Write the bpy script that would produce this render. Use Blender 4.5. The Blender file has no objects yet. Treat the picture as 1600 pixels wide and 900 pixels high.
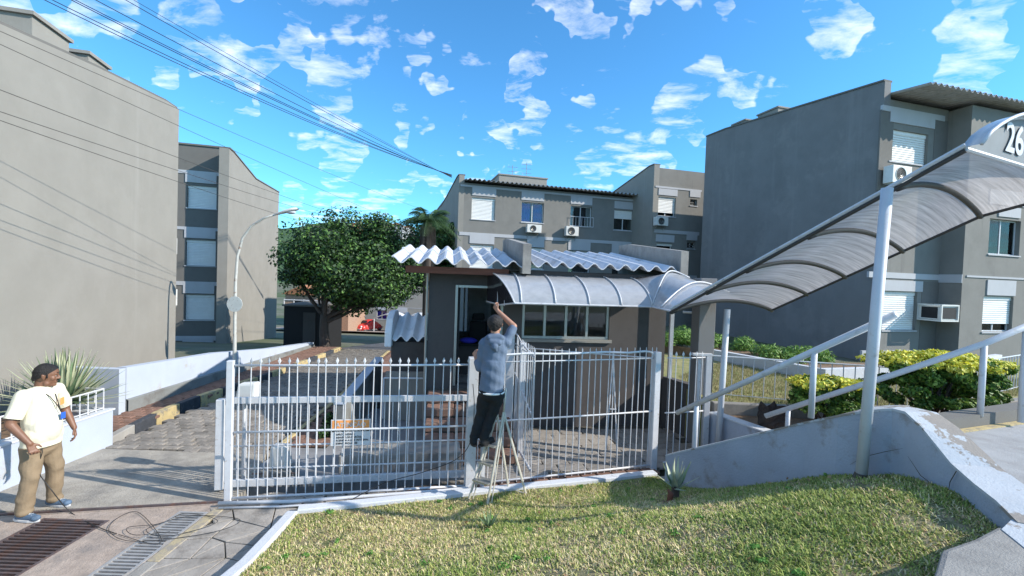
import bpy, math, random
import numpy as np
from math import sin, cos, pi, radians, sqrt, atan2
from mathutils import Vector, Matrix
random.seed(7); RNG = np.random.default_rng(7)
S = bpy.context.scene; C = S.collection
# ------------------------------------------------------------------ camera
F = 700.0; CAMZ = 2.9; ROLL = math.atan(0.035); PITCH = math.atan(17/700)
R_ = Vector((1, 0, 0)); F_ = Vector((0, cos(PITCH), -sin(PITCH))); U_ = Vector((0, sin(PITCH), cos(PITCH)))
cx = cos(ROLL)*R_ + sin(ROLL)*U_; cy = -sin(ROLL)*R_ + cos(ROLL)*U_
cam = bpy.data.cameras.new('camera'); camo = bpy.data.objects.new('camera', cam); C.objects.link(camo)
m = Matrix((cx, cy, -F_)).transposed().to_4x4(); m.translation = Vector((0, 0, CAMZ)); camo.matrix_world = m
cam.sensor_width = 36; cam.lens = 36*F/1600; cam.clip_start = .05; cam.clip_end = 3000
S.camera = camo
def ray(px, py):
    dx = (px-800)/F; dy = (450-py)/F
    a = dx*cos(ROLL)-dy*sin(ROLL); b = dx*sin(ROLL)+dy*cos(ROLL)
    return a*R_ + b*U_ + F_
def at(px, py, D):
    r = ray(px, py); t = D/r.y; return Vector((r.x*t, D, CAMZ+r.z*t))
def gr(px, py, z=0.0):
    r = ray(px, py); t = (z-CAMZ)/r.z; return Vector((r.x*t, r.y*t, z))
# ------------------------------------------------------------------ light
S.view_settings.view_transform = 'Standard'; S.view_settings.look = 'None'; S.view_settings.gamma = 1
S.view_settings.exposure = 0.8
SUND = Vector((.97, -.22, .60)).normalized()          # towards the sun
EL = math.asin(SUND.z); AZ = atan2(SUND.x, SUND.y)
W = bpy.data.worlds.new('World'); S.world = W; W.use_nodes = True
CLOUDS = [(230, 40, 75), (160, 15, 50), (305, 30, 50), (360, 100, 38), (25, 65, 30), (195, 100, 40), (620, 30, 75), (650, 60, 45), (545, 110, 65), (480, 98, 32), (640, 112, 38), (400, 5, 35), (870, 92, 32), (800, 165, 34), (775, 212, 27),
          (1000, 8, 40), (930, 0, 45), (1075, 150, 48), (1140, 25, 45), (1160, 85, 42), (1210, 122, 50), (1285, 98, 60), (1140, 165, 36), (1215, 158, 48), (1040, 203, 50), (1100, 206, 40), (1435, 20, 55), (1515, 35, 60), (1560, 138, 40), (1340, 12, 40),
          (920, 252, 62), (1000, 242, 62), (945, 285, 48), (1060, 245, 40), (500, 292, 45), (595, 290, 34), (525, 320, 60), (600, 326, 50), (670, 322, 36)]
def build_world():
    nt = W.node_tree; N = nt.nodes; L = nt.links; N.clear()
    out = N.new('ShaderNodeOutputWorld'); bg = N.new('ShaderNodeBackground'); bg.inputs['Strength'].default_value = .15
    sky = N.new('ShaderNodeTexSky'); sky.sky_type = 'NISHITA'; sky.sun_disc = False
    sky.sun_elevation = EL; sky.sun_rotation = AZ; sky.air_density = 1.0; sky.dust_density = .3; sky.ozone_density = 2.5
    hs = N.new('ShaderNodeMix'); hs.data_type = 'RGBA'; hs.blend_type = 'MULTIPLY'; hs.inputs[0].default_value = 1
    hs.inputs[7].default_value = (.38, .84, 1.08, 1)
    L.new(sky.outputs[0], hs.inputs[6])
    tc = N.new('ShaderNodeTexCoord'); sp = N.new('ShaderNodeSeparateXYZ'); L.new(tc.outputs['Generated'], sp.inputs[0])
    def math_(op, a, b=None):
        n = N.new('ShaderNodeMath'); n.operation = op
        for i, v in enumerate((a, b)):
            if v is None: continue
            if isinstance(v, (int, float)): n.inputs[i].default_value = v
            else: L.new(v, n.inputs[i])
        return n.outputs[0]
    zz = math_('ADD', math_('MAXIMUM', sp.outputs[2], 0), .12)
    cb = N.new('ShaderNodeCombineXYZ'); L.new(math_('DIVIDE', sp.outputs[0], zz), cb.inputs[0]); L.new(math_('DIVIDE', sp.outputs[1], zz), cb.inputs[1])
    def noise(scale, det, rough, off, dist=0.0):
        mp = N.new('ShaderNodeMapping'); mp.inputs['Location'].default_value = off; mp.inputs['Rotation'].default_value = (0, 0, .5)
        mp.inputs['Scale'].default_value = (1, 1.5, 1)
        L.new(cb.outputs[0], mp.inputs[0]); n = N.new('ShaderNodeTexNoise'); n.inputs['Scale'].default_value = scale
        n.inputs['Detail'].default_value = det; n.inputs['Roughness'].default_value = rough; n.inputs['Distortion'].default_value = dist
        L.new(mp.outputs[0], n.inputs[0]); return n.outputs[0]
    a = noise(4.6, 10, .62, (5.4, 1.7, 0), .35); b = noise(1.0, 2, .5, (2.3, 9.2, 0))
    # cloud groups: soft caps round given sky directions, broken up by the noise; elsewhere the broad noise decides
    dn = N.new('ShaderNodeTexNoise'); dn.inputs['Scale'].default_value = 11; dn.inputs['Detail'].default_value = 3; L.new(tc.outputs['Generated'], dn.inputs[0])
    vs = N.new('ShaderNodeVectorMath'); vs.operation = 'SUBTRACT'; L.new(dn.outputs['Color'], vs.inputs[0]); vs.inputs[1].default_value = (.5, .5, .5)
    vm = N.new('ShaderNodeVectorMath'); vm.operation = 'MULTIPLY_ADD'; L.new(vs.outputs[0], vm.inputs[0]); vm.inputs[1].default_value = (.07, .07, .05); L.new(tc.outputs['Generated'], vm.inputs[2])
    field = None
    for px, py, r in CLOUDS:
        d = ray(px, py).normalized(); ang = 1.25*r/F*d.y**1.6
        dt = N.new('ShaderNodeVectorMath'); dt.operation = 'DOT_PRODUCT'; L.new(vm.outputs[0], dt.inputs[0]); dt.inputs[1].default_value = d
        mr = N.new('ShaderNodeMapRange'); mr.inputs[1].default_value = cos(ang); mr.inputs[2].default_value = cos(ang*.12); L.new(dt.outputs['Value'], mr.inputs[0])
        field = mr.outputs[0] if field is None else math_('MAXIMUM', field, mr.outputs[0])
    front = N.new('ShaderNodeMapRange'); front.inputs[1].default_value = .35; front.inputs[2].default_value = .5; L.new(sp.outputs[1], front.inputs[0])
    low = N.new('ShaderNodeMix'); low.data_type = 'FLOAT'; L.new(front.outputs[0], low.inputs[0]); L.new(math_('MULTIPLY', b, .42), low.inputs[2]); L.new(math_('ADD', math_('MULTIPLY', field, .125), .085), low.inputs[3])
    v = math_('ADD', math_('MULTIPLY', a, .68), low.outputs[0])
    rp = N.new('ShaderNodeValToRGB'); rp.color_ramp.elements[0].position = .515; rp.color_ramp.elements[1].position = .78
    L.new(v, rp.inputs[0])
    mx = N.new('ShaderNodeMix'); mx.data_type = 'RGBA'; L.new(rp.outputs[0], mx.inputs[0]); L.new(hs.outputs[2], mx.inputs[6])
    mx.inputs[7].default_value = (5.6, 5.8, 6.2, 1)
    L.new(mx.outputs[2], bg.inputs[0]); L.new(bg.outputs[0], out.inputs[0])
build_world()
sl = bpy.data.lights.new('sun', 'SUN'); sl.energy = 3.7; sl.angle = radians(.5); sl.color = (1, .93, .83)
so = bpy.data.objects.new('sun', sl); C.objects.link(so); so.rotation_euler = SUND.to_track_quat('Z', 'Y').to_euler()
# ------------------------------------------------------------------ materials
def mat(name, col, rough=.75, var=.15, scale=6, bump=.2, bscale=60, metal=0, stain=None, stain_at=(.55, .7), sscale=2.0, spec=.5, stretch=None, attr=None, trans=0, ramp2=None, tscale=1, streak=None):
    m = bpy.data.materials.new(name); m.use_nodes = True; nt = m.node_tree; N = nt.nodes; L = nt.links
    b = N['Principled BSDF']; b.inputs['Roughness'].default_value = rough; b.inputs['Metallic'].default_value = metal
    b.inputs['Specular IOR Level'].default_value = spec
    tc = N.new('ShaderNodeTexCoord'); mp = N.new('ShaderNodeMapping'); L.new(tc.outputs['Object'], mp.inputs[0])
    if stretch: mp.inputs['Scale'].default_value = stretch
    def noise(s, d=5, r=.6):
        n = N.new('ShaderNodeTexNoise'); n.inputs['Scale'].default_value = s; n.inputs['Detail'].default_value = d; n.inputs['Roughness'].default_value = r
        L.new(mp.outputs[0], n.inputs[0]); return n
    n = noise(scale); r = N.new('ShaderNodeValToRGB')
    r.color_ramp.elements[0].position = .3; r.color_ramp.elements[1].position = .7
    c = Vector(col)
    r.color_ramp.elements[0].color = (*(c*(1-var)), 1); r.color_ramp.elements[1].color = (*(c*(1+var)), 1)
    L.new(n.outputs[0], r.inputs[0]); cur = r.outputs[0]
    if ramp2 is not None:
        n2 = noise(ramp2[1], 6, .7); rr = N.new('ShaderNodeValToRGB'); rr.color_ramp.elements[0].position = ramp2[2]; rr.color_ramp.elements[1].position = ramp2[3]
        L.new(n2.outputs[0], rr.inputs[0]); mx = N.new('ShaderNodeMix'); mx.data_type = 'RGBA'; L.new(rr.outputs[0], mx.inputs[0]); L.new(cur, mx.inputs[6])
        mx.inputs[7].default_value = (*ramp2[0], 1); cur = mx.outputs[2]
    if stain is not None:
        n2 = noise(sscale, 8, .68); rr = N.new('ShaderNodeValToRGB'); rr.color_ramp.elements[0].position = stain_at[0]; rr.color_ramp.elements[1].position = stain_at[1]
        L.new(n2.outputs[0], rr.inputs[0]); mx = N.new('ShaderNodeMix'); mx.data_type = 'RGBA'; L.new(rr.outputs[0], mx.inputs[0]); L.new(cur, mx.inputs[6])
        mx.inputs[7].default_value = (*stain, 1); cur = mx.outputs[2]
    if streak is not None:
        mp2 = N.new('ShaderNodeMapping'); L.new(tc.outputs['Object'], mp2.inputs[0]); mp2.inputs['Scale'].default_value = (1, 1, .06); n3 = N.new('ShaderNodeTexNoise'); n3.inputs['Scale'].default_value = streak[1]; n3.inputs['Detail'].default_value = 7; n3.inputs['Roughness'].default_value = .7
        L.new(mp2.outputs[0], n3.inputs[0]); rr = N.new('ShaderNodeValToRGB'); rr.color_ramp.elements[0].position = streak[2]; rr.color_ramp.elements[1].position = streak[3]; L.new(n3.outputs[0], rr.inputs[0])
        mx = N.new('ShaderNodeMix'); mx.data_type = 'RGBA'; L.new(rr.outputs[0], mx.inputs[0]); L.new(cur, mx.inputs[6]); mx.inputs[7].default_value = (*streak[0], 1); cur = mx.outputs[2]
    if attr:
        at_ = N.new('ShaderNodeAttribute'); at_.attribute_name = attr
        mx = N.new('ShaderNodeMix'); mx.data_type = 'RGBA'; mx.blend_type = 'MULTIPLY'; mx.inputs[0].default_value = 1
        L.new(cur, mx.inputs[6]); L.new(at_.outputs['Color'], mx.inputs[7]); cur = mx.outputs[2]
    else:
        oi = N.new('ShaderNodeObjectInfo'); mr = N.new('ShaderNodeMapRange'); mr.inputs[3].default_value = 1-var*.6*tscale; mr.inputs[4].default_value = 1+var*.6*tscale
        L.new(oi.outputs['Random'], mr.inputs[0]); mx = N.new('ShaderNodeMix'); mx.data_type = 'RGBA'; mx.blend_type = 'MULTIPLY'; mx.inputs[0].default_value = 1
        L.new(cur, mx.inputs[6]); L.new(mr.outputs[0], mx.inputs[7]); cur = mx.outputs[2]
    L.new(cur, b.inputs['Base Color'])
    if bump:
        nb = noise(bscale, 6, .65); bp = N.new('ShaderNodeBump'); bp.inputs['Strength'].default_value = bump; bp.inputs['Distance'].default_value = .02
        L.new(nb.outputs[0], bp.inputs['Height']); L.new(bp.outputs[0], b.inputs['Normal'])
    if trans:
        tr = N.new('ShaderNodeBsdfTranslucent'); L.new(cur, tr.inputs[0]); ms = N.new('ShaderNodeMixShader'); ms.inputs[0].default_value = trans
        L.new(b.outputs[0], ms.inputs[1]); L.new(tr.outputs[0], ms.inputs[2]); L.new(ms.outputs[0], N['Material Output'].inputs[0])
    return m
M = {}
M['side'] = mat('beige_gray_render', (.275, .260, .230), .9, .06, 1.2, .3, 90, stain=(.24, .228, .20), stain_at=(.48, .85), sscale=.7, tscale=.3, streak=((.315, .30, .27), 1.6, .58, .8), ramp2=((.285, .27, .24), .5, .53, .6))
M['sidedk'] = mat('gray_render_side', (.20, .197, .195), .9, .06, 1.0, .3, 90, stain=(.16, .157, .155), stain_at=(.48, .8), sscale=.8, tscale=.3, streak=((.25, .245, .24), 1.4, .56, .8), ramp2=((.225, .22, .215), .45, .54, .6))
M['facade'] = mat('gray_facade_render', (.215, .208, .19), .9, .06, 1.5, .25, 80, stain=(.17, .165, .15), stain_at=(.5, .8), sscale=1.2, tscale=.3, streak=((.15, .145, .135), 2.5, .58, .75))
M['facdk'] = mat('dark_gray_panel_render', (.155, .148, .135), .9, .06, 2, .2, 80, stain=(.10, .098, .09), stain_at=(.55, .85), tscale=.3)
M['band'] = mat('white_gray_band_paint', (.45, .455, .47), .85, .04, 2, .12, 80, stain=(.40, .39, .38), stain_at=(.55, .85), sscale=3, stretch=(1, 1, .4), tscale=.3)
M['white'] = mat('white_paint_metal', (.58, .585, .60), .45, .08, 8, .1, 80, stain=(.33, .27, .21), stain_at=(.60, .72), sscale=22)
M['rail'] = mat('gray_white_paint_tube', (.55, .57, .60), .45, .05, 6, .05, 60, stain=(.35, .33, .30), stain_at=(.58, .74), sscale=7)
M['shutter'] = mat('white_roller_shutter', (.80, .79, .76), .6, .04, 5, .05, 50, tscale=.5)
M['plastic'] = mat('white_appliance_plastic', (.68, .67, .63), .5, .05, 8, .03, 50)
M['dark'] = mat('dark_interior', (.02, .02, .022), .9, .1, 5, 0)
M['black'] = mat('black_matte', (.012, .012, .014), .7, .15, 9, .1)
M['alu'] = mat('dull_aluminium', (.42, .42, .40), .4, .06, 12, .05, metal=.7)
M['curtain'] = mat('blue_curtain_fabric', (.05, .05, .55), .9, .2, 5, .2)
M['curtainw'] = mat('pale_curtain_fabric', (.5, .48, .46), .9, .1, 5, .2)
M['fibro'] = mat('weathered_fibre_cement', (.33, .325, .31), .85, .14, 5, .3, 60, stain=(.13, .12, .11), stain_at=(.55, .75), sscale=3)
M['fibrow'] = mat('painted_fibre_cement', (.56, .575, .61), .65, .08, 5, .3, 60, stain=(.27, .26, .24), stain_at=(.53, .70), sscale=2.6)
M['bluew'] = mat('pale_blue_white_wall_paint', (.42, .47, .55), .85, .05, 2, .25, 60, stain=(.38, .36, .32), stain_at=(.60, .74), sscale=2.2)
M['bluewd'] = mat('gray_wall_plinth_paint', (.19, .20, .195), .9, .12, 3, .3, 60, stain=(.12, .11, .10), stain_at=(.5, .7), sscale=2)
M['rampw'] = mat('worn_blue_gray_wall_paint', (.36, .40, .47), .88, .10, 2.2, .4, 40, stain=(.26, .25, .24), stain_at=(.56, .66), sscale=1.7, ramp2=((.50, .51, .53), 1.4, .64, .67))
M['ramptop'] = mat('peeling_white_paint_on_concrete', (.45, .48, .51), .85, .06, 3, .4, 50, ramp2=((.28, .25, .22), 1.6, .53, .55), stain=(.2, .18, .16), stain_at=(.66, .7), sscale=5)
M['conc'] = mat('old_concrete', (.30, .285, .26), .9, .16, 3, .5, 70, stain=(.17, .16, .15), stain_at=(.5, .7), sscale=1.2)
M['concp'] = mat('gray_concrete_landing', (.36, .36, .36), .9, .12, 2.5, .5, 90, stain=(.26, .25, .24), stain_at=(.5, .7), sscale=1.5)
M['pinkc'] = mat('pinkish_rough_concrete', (.36, .29, .24), .92, .2, 7, .8, 45, stain=(.22, .19, .17), stain_at=(.5, .68), sscale=2.5)
M['cobble'] = mat('basalt_cobble_stone', (.25, .225, .195), .8, .38, 8, .7, 50, stain=(.12, .11, .10), stain_at=(.5, .7), sscale=4)
M['joint'] = mat('dark_joint_earth', (.085, .075, .06), .95, .3, 12, .6, 60, stain=(.05, .06, .03), stain_at=(.5, .65), sscale=6)
M['brick'] = mat('brown_paving_brick', (.22, .125, .09), .85, .25, 8, .5, 60, stain=(.14, .10, .08), stain_at=(.5, .7))
M['slate'] = mat('gray_slate_paver', (.33, .30, .265), .8, .2, 4, .5, 35, stain=(.16, .14, .12), stain_at=(.5, .7), sscale=3)
M['yellow'] = mat('faded_yellow_kerb_paint', (.48, .38, .19), .85, .12, 8, .4, 60, stain=(.25, .22, .17), stain_at=(.52, .62), sscale=9)
M['kblack'] = mat('faded_black_kerb_paint', (.045, .05, .06), .85, .2, 8, .4, 60, stain=(.16, .15, .14), stain_at=(.58, .68), sscale=9)
M['kwhite'] = mat('white_painted_kerb', (.58, .60, .63), .85, .06, 6, .35, 50, stain=(.34, .31, .28), stain_at=(.62, .72), sscale=7)
M['soil'] = mat('reddish_dry_soil', (.20, .13, .08), .95, .25, 10, .8, 40)
M['earth'] = mat('lawn_thatch_soil', (.30, .26, .14), .95, .25, 14, .9, 70, ramp2=((.10, .13, .04), 5, .45, .6), stain=(.28, .22, .14), stain_at=(.55, .7), sscale=3)
M['grass'] = mat('grass_blades', (1, 1, 1), .75, .05, 3, 0, attr='tint', trans=.25)
M['leaf'] = mat('tree_foliage', (1, 1, 1), .6, .08, 3, 0, attr='tint', trans=.18)
M['bark'] = mat('gray_brown_bark', (.075, .06, .05), .95, .3, 8, 1, 25, stretch=(1, 1, .3))
M['guard'] = mat('dark_taupe_render', (.088, .079, .075), .9, .08, 2, .2, 80, stain=(.055, .048, .046), stain_at=(.5, .8), tscale=.2)
M['wood'] = mat('red_brown_timber', (.17, .06, .035), .7, .2, 8, .3, 30, stretch=(.2, 1, 4))
M['ground'] = mat('distant_ground', (.13, .13, .085), .95, .25, .3, .3, 3, ramp2=((.06, .09, .03), .12, .45, .6))
M['hill'] = mat('distant_green_hill', (.045, .085, .03), .95, .3, .15, .4, 2)
M['terra'] = mat('terracotta', (.40, .17, .08), .85, .2, 4, .3, 20)
M['brickw'] = mat('orange_brick_wall', (.36, .23, .16), .9, .2, 6, .3, 30)
M['steel'] = mat('rusty_grate_steel', (.14, .11, .11), .55, .25, 10, .3, 60, metal=.5, stain=(.22, .10, .06), stain_at=(.5, .7), sscale=6)
M['steelw'] = mat('galvanised_grate_steel', (.42, .41, .40), .5, .12, 10, .2, 60, metal=.4)
M['ladder'] = mat('cream_enamel_steel', (.60, .57, .48), .45, .1, 8, .1, 60, stain=(.30, .2, .12), stain_at=(.6, .72), sscale=12)
M['skin'] = mat('brown_skin', (.20, .098, .058), .5, .12, 12, .1, 120)
M['skinl'] = mat('tan_skin', (.42, .22, .145), .5, .1, 12, .1, 120)
M['shirt'] = mat('cream_cotton', (.74, .70, .54), .9, .05, 6, .35, 9)
M['khaki'] = mat('khaki_cotton', (.25, .185, .115), .9, .12, 5, .5, 8)
M['hoodie'] = mat('gray_blue_jersey', (.115, .155, .22), .95, .12, 5, .5, 9)
M['blackc'] = mat('black_trouser_cloth', (.012, .012, .013), .9, .2, 6, .5, 9)
M['hair'] = mat('black_hair', (.012, .009, .008), .6, .3, 30, .6, 120)
M['shoe'] = mat('blue_gray_shoe', (.10, .16, .24), .7, .3, 14, .4, 60)
M['sole'] = mat('pale_sole_rubber', (.5, .5, .5), .7, .1, 10, .1)
M['orange'] = mat('orange_print', (.90, .36, .10), .6, .05, 5, 0)
M['signw'] = mat('gray_white_sign_board', (.66, .67, .68), .6, .04, 5, .02)
M['ink'] = mat('black_print', (.02, .02, .02), .6, .02, 5, 0)
M['bluep'] = mat('blue_plastic', (.03, .12, .5), .5, .1, 5, 0)
M['redcar'] = mat('faded_red_car_paint', (.55, .04, .03), .3, .06, 3, 0)
M['bluecar'] = mat('blue_car_paint', (.03, .08, .30), .3, .06, 3, 0)
M['tyre'] = mat('tyre_rubber', (.02, .02, .02), .8, .1, 5, .1)
M['chrome'] = mat('chrome', (.6, .6, .6), .2, .02, 5, 0, metal=1)
M['cable'] = mat('black_cable', (.02, .02, .02), .6, .1, 5, 0)
M['cableg'] = mat('gray_cable', (.06, .055, .05), .6, .1, 5, 0)
M['stump'] = mat('charred_stump', (.035, .026, .022), .95, .4, 12, 1, 30)
def glass(name, tint=(.8, .85, .85), gloss=.25, alpha=.7):
    m = bpy.data.materials.new(name); m.use_nodes = True; nt = m.node_tree; N = nt.nodes; L = nt.links; N.clear()
    o = N.new('ShaderNodeOutputMaterial'); t = N.new('ShaderNodeBsdfTransparent'); t.inputs[0].default_value = (*tint, 1)
    g = N.new('ShaderNodeBsdfGlossy'); g.inputs['Roughness'].default_value = .03
    fr = N.new('ShaderNodeLayerWeight'); fr.inputs[0].default_value = gloss
    mx = N.new('ShaderNodeMixShader'); ad = N.new('ShaderNodeMath'); ad.operation = 'ADD'; ad.inputs[1].default_value = .06; ad.use_clamp = True
    L.new(fr.outputs['Fresnel'], ad.inputs[0]); L.new(ad.outputs[0], mx.inputs[0]); L.new(t.outputs[0], mx.inputs[1]); L.new(g.outputs[0], mx.inputs[2]); L.new(mx.outputs[0], o.inputs[0]); return m
M['glass'] = glass('window_glass', gloss=.12)
def poly_mat(name, base, tl, tr, sw=.5, vec=(1, 1, 1), tint=(.75, .78, .82), gl=.3):
    m = bpy.data.materials.new(name); m.use_nodes = True; nt = m.node_tree; N = nt.nodes; L = nt.links; N.clear()
    o = N.new('ShaderNodeOutputMaterial'); uv = N.new('ShaderNodeTexCoord'); mp = N.new('ShaderNodeMapping'); mp.inputs['Scale'].default_value = vec
    L.new(uv.outputs['UV'], mp.inputs[0]); n = N.new('ShaderNodeTexNoise'); n.inputs['Scale'].default_value = 3; n.inputs['Detail'].default_value = 7; n.inputs['Roughness'].default_value = .65
    L.new(mp.outputs[0], n.inputs[0]); r = N.new('ShaderNodeValToRGB'); r.color_ramp.elements[0].position = .32; r.color_ramp.elements[1].position = .68
    c = Vector(base); r.color_ramp.elements[0].color = (*(c*(1-sw)), 1); r.color_ramp.elements[1].color = (*(c*(1+sw*.6)), 1); L.new(n.outputs[0], r.inputs[0])
    d = N.new('ShaderNodeBsdfDiffuse'); t = N.new('ShaderNodeBsdfTranslucent'); L.new(r.outputs[0], d.inputs[0]); L.new(r.outputs[0], t.inputs[0])
    a = N.new('ShaderNodeMixShader'); a.inputs[0].default_value = tl; L.new(d.outputs[0], a.inputs[1]); L.new(t.outputs[0], a.inputs[2])
    tp = N.new('ShaderNodeBsdfTransparent'); tp.inputs[0].default_value = (*tint, 1); b = N.new('ShaderNodeMixShader'); b.inputs[0].default_value = tr
    L.new(a.outputs[0], b.inputs[1]); L.new(tp.outputs[0], b.inputs[2])
    g = N.new('ShaderNodeBsdfGlossy'); g.inputs['Roughness'].default_value = .12; fr = N.new('ShaderNodeLayerWeight'); fr.inputs[0].default_value = gl
    c_ = N.new('ShaderNodeMixShader'); L.new(fr.outputs['Fresnel'], c_.inputs[0]); L.new(b.outputs[0], c_.inputs[1]); L.new(g.outputs[0], c_.inputs[2]); L.new(c_.outputs[0], o.inputs[0]); return m
M['poly'] = poly_mat('smoked_polycarbonate_dirty', (.80, .71, .63), .72, .32, .42, (16, .7, 1), (.90, .84, .78), .10)
M['polyb'] = poly_mat('smoked_polycarbonate_clean', (.56, .58, .61), .35, .06, .12, (2, 3, 1))
# ------------------------------------------------------------------ mesh builder
class MB:
    def __init__(s): s.v = []; s.f = []; s.uv = None
    def add(s, vs, fs):
        o = len(s.v); s.v += [tuple(v) for v in vs]; s.f += [tuple(i+o for i in f) for f in fs]; return s
    def box(s, x0, x1, y0, y1, z0, z1):
        return s.hexa([(x0, y0, z0), (x1, y0, z0), (x1, y1, z0), (x0, y1, z0), (x0, y0, z1), (x1, y0, z1), (x1, y1, z1), (x0, y1, z1)])
    def hexa(s, p): return s.add(p, [(0, 3, 2, 1), (4, 5, 6, 7), (0, 1, 5, 4), (1, 2, 6, 5), (2, 3, 7, 6), (3, 0, 4, 7)])
    def cbox(s, c, sz, mtx=None, tap=1.0):
        p = []
        for z in (-.5, .5):
            for x, y in ((-.5, -.5), (.5, -.5), (.5, .5), (-.5, .5)):
                k = tap if z > 0 else 1; v = Vector((x*sz[0]*k, y*sz[1]*k, z*sz[2]))
                p.append((mtx @ v if mtx else v)+Vector(c))
        return s.hexa(p)
    def prism(s, poly, z0, z1):
        n = len(poly); vs = [(x, y, z0 if not callable(z0) else z0(x, y)) for x, y in poly]+[(x, y, z1 if not callable(z1) else z1(x, y)) for x, y in poly]
        return s.add(vs, [tuple(range(n-1, -1, -1)), tuple(range(n, 2*n))]+[(i, (i+1) % n, n+(i+1) % n, n+i) for i in range(n)])
    def extr(s, pts, d):
        n = len(pts); d = Vector(d); vs = [Vector(p) for p in pts]+[Vector(p)+d for p in pts]
        return s.add(vs, [tuple(range(n-1, -1, -1)), tuple(range(n, 2*n))]+[(i, (i+1) % n, n+(i+1) % n, n+i) for i in range(n)])
    def tube(s, pts, r, n=8, cap=True, closed=False):
        pts = [Vector(p) for p in pts]; k = len(pts); rs = r if isinstance(r, (list, tuple)) else [r]*k
        vs = []; prev = None
        for i, p in enumerate(pts):
            a = pts[i-1] if i > 0 else (pts[-1] if closed else pts[0]); b = pts[i+1] if i < k-1 else (pts[0] if closed else pts[-1])
            t = (b-a).normalized()
            if prev is None: nrm = t.orthogonal().normalized()
            else: nrm = (prev-t*prev.dot(t)).normalized()
            prev = nrm; bn = t.cross(nrm)
            for j in range(n):
                an = 2*pi*j/n+pi/n; vs.append(p+(nrm*cos(an)+bn*sin(an))*rs[i])
        fs = []
        for i in range(k if closed else k-1):
            i2 = (i+1) % k
            for j in range(n): fs.append((i*n+j, i*n+(j+1) % n, i2*n+(j+1) % n, i2*n+j))
        if cap and not closed: fs += [tuple(range(n-1, -1, -1)), tuple((k-1)*n+j for j in range(n))]
        return s.add(vs, fs)
    def grid(s, P, thick=None):
        a = len(P); b = len(P[0]); vs = [Vector(p) for row in P for p in row]
        fs = [(i*b+j, i*b+j+1, (i+1)*b+j+1, (i+1)*b+j) for i in range(a-1) for j in range(b-1)]
        if thick is not None:
            d = Vector(thick); n = a*b; vs += [v+d for v in vs]; fs += [tuple(n+q for q in reversed(f)) for f in fs]
            bd = [(0, j) for j in range(b)]+[(i, b-1) for i in range(1, a)]+[(a-1, j) for j in range(b-2, -1, -1)]+[(i, 0) for i in range(a-2, 0, -1)]
            ix = [i*b+j for i, j in bd]
            for q in range(len(ix)): p, r = ix[q], ix[(q+1) % len(ix)]; fs.append((p, r, r+n, p+n))
        return s.add(vs, fs)
    def ball(s, c, r, sub=(10, 7), sc=(1, 1, 1), mtx=None):
        n, k = sub; vs = []; c = Vector(c)
        for i in range(1, k):
            th = pi*i/k
            for j in range(n):
                ph = 2*pi*j/n; v = Vector((sin(th)*cos(ph)*sc[0], sin(th)*sin(ph)*sc[1], cos(th)*sc[2]))*r; vs.append(c+(mtx @ v if mtx else v))
        t = Vector((0, 0, r*sc[2])); vs += [c+(mtx @ t if mtx else t), c-(mtx @ t if mtx else t)]; T = len(vs)-2; B = T+1
        fs = [(i*n+j, (i+1)*n+j, (i+1)*n+(j+1) % n, i*n+(j+1) % n) for i in range(k-2) for j in range(n)]
        fs += [(T, j, (j+1) % n) for j in range(n)]+[(B, (k-2)*n+(j+1) % n, (k-2)*n+j) for j in range(n)]
        return s.add(vs, fs)
    def mesh(s, name, mt, smooth=False):
        me = bpy.data.meshes.new(name); me.from_pydata([tuple(v) for v in s.v], [], s.f)
        me.materials.append(mt)
        if smooth: me.polygons.foreach_set('use_smooth', [True]*len(me.polygons))
        me.update(); return me
def obj(name, me, parent=None, loc=None, rot=None):
    o = bpy.data.objects.new(name, me); C.objects.link(o)
    if parent: o.parent = parent
    if loc is not None: o.location = loc
    if rot is not None: o.rotation_euler = rot
    return o
def part(name, mb, mt, parent=None, smooth=False, bevel=0, kind=None, label=None):
    o = obj(name, mb.mesh(name, M[mt] if isinstance(mt, str) else mt, smooth), parent)
    if bevel:
        b = o.modifiers.new('bevel', 'BEVEL'); b.width = bevel; b.segments = 2; b.limit_method = 'ANGLE'
    if kind: o['kind'] = kind
    if label: o['label'] = label
    return o
def tag(o, label, cat, group=None):
    o['label'] = label; o['category'] = cat
    if group: o['group'] = group
    return o
def thing(name, label, cat, loc=(0, 0, 0), rz=0, group=None):
    o = bpy.data.objects.new(name, None); C.objects.link(o); o.location = loc; o.rotation_euler = (0, 0, rz); o.empty_display_size = .2
    return tag(o, label, cat, group)
def struct(name, mb, mt, smooth=False, bevel=0):
    o = part(name, mb, mt, None, smooth, bevel); o['kind'] = 'structure'; return o
def wave_sheet(x0, x1, y0, y1, z0, z1, wl, amp, thick=.012, seg=8, sag=0):
    n = max(2, int((x1-x0)/wl*seg)); P = []
    for j in range(2):
        y = y0+(y1-y0)*j; P.append([(x0+(x1-x0)*i/n, y, (z0+(z1-z0)*j)+amp*cos(2*pi*(x0+(x1-x0)*i/n)/wl)) for i in range(n+1)])
    mb = MB(); mb.grid(P, (0, 0, -thick)); return mb
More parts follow.
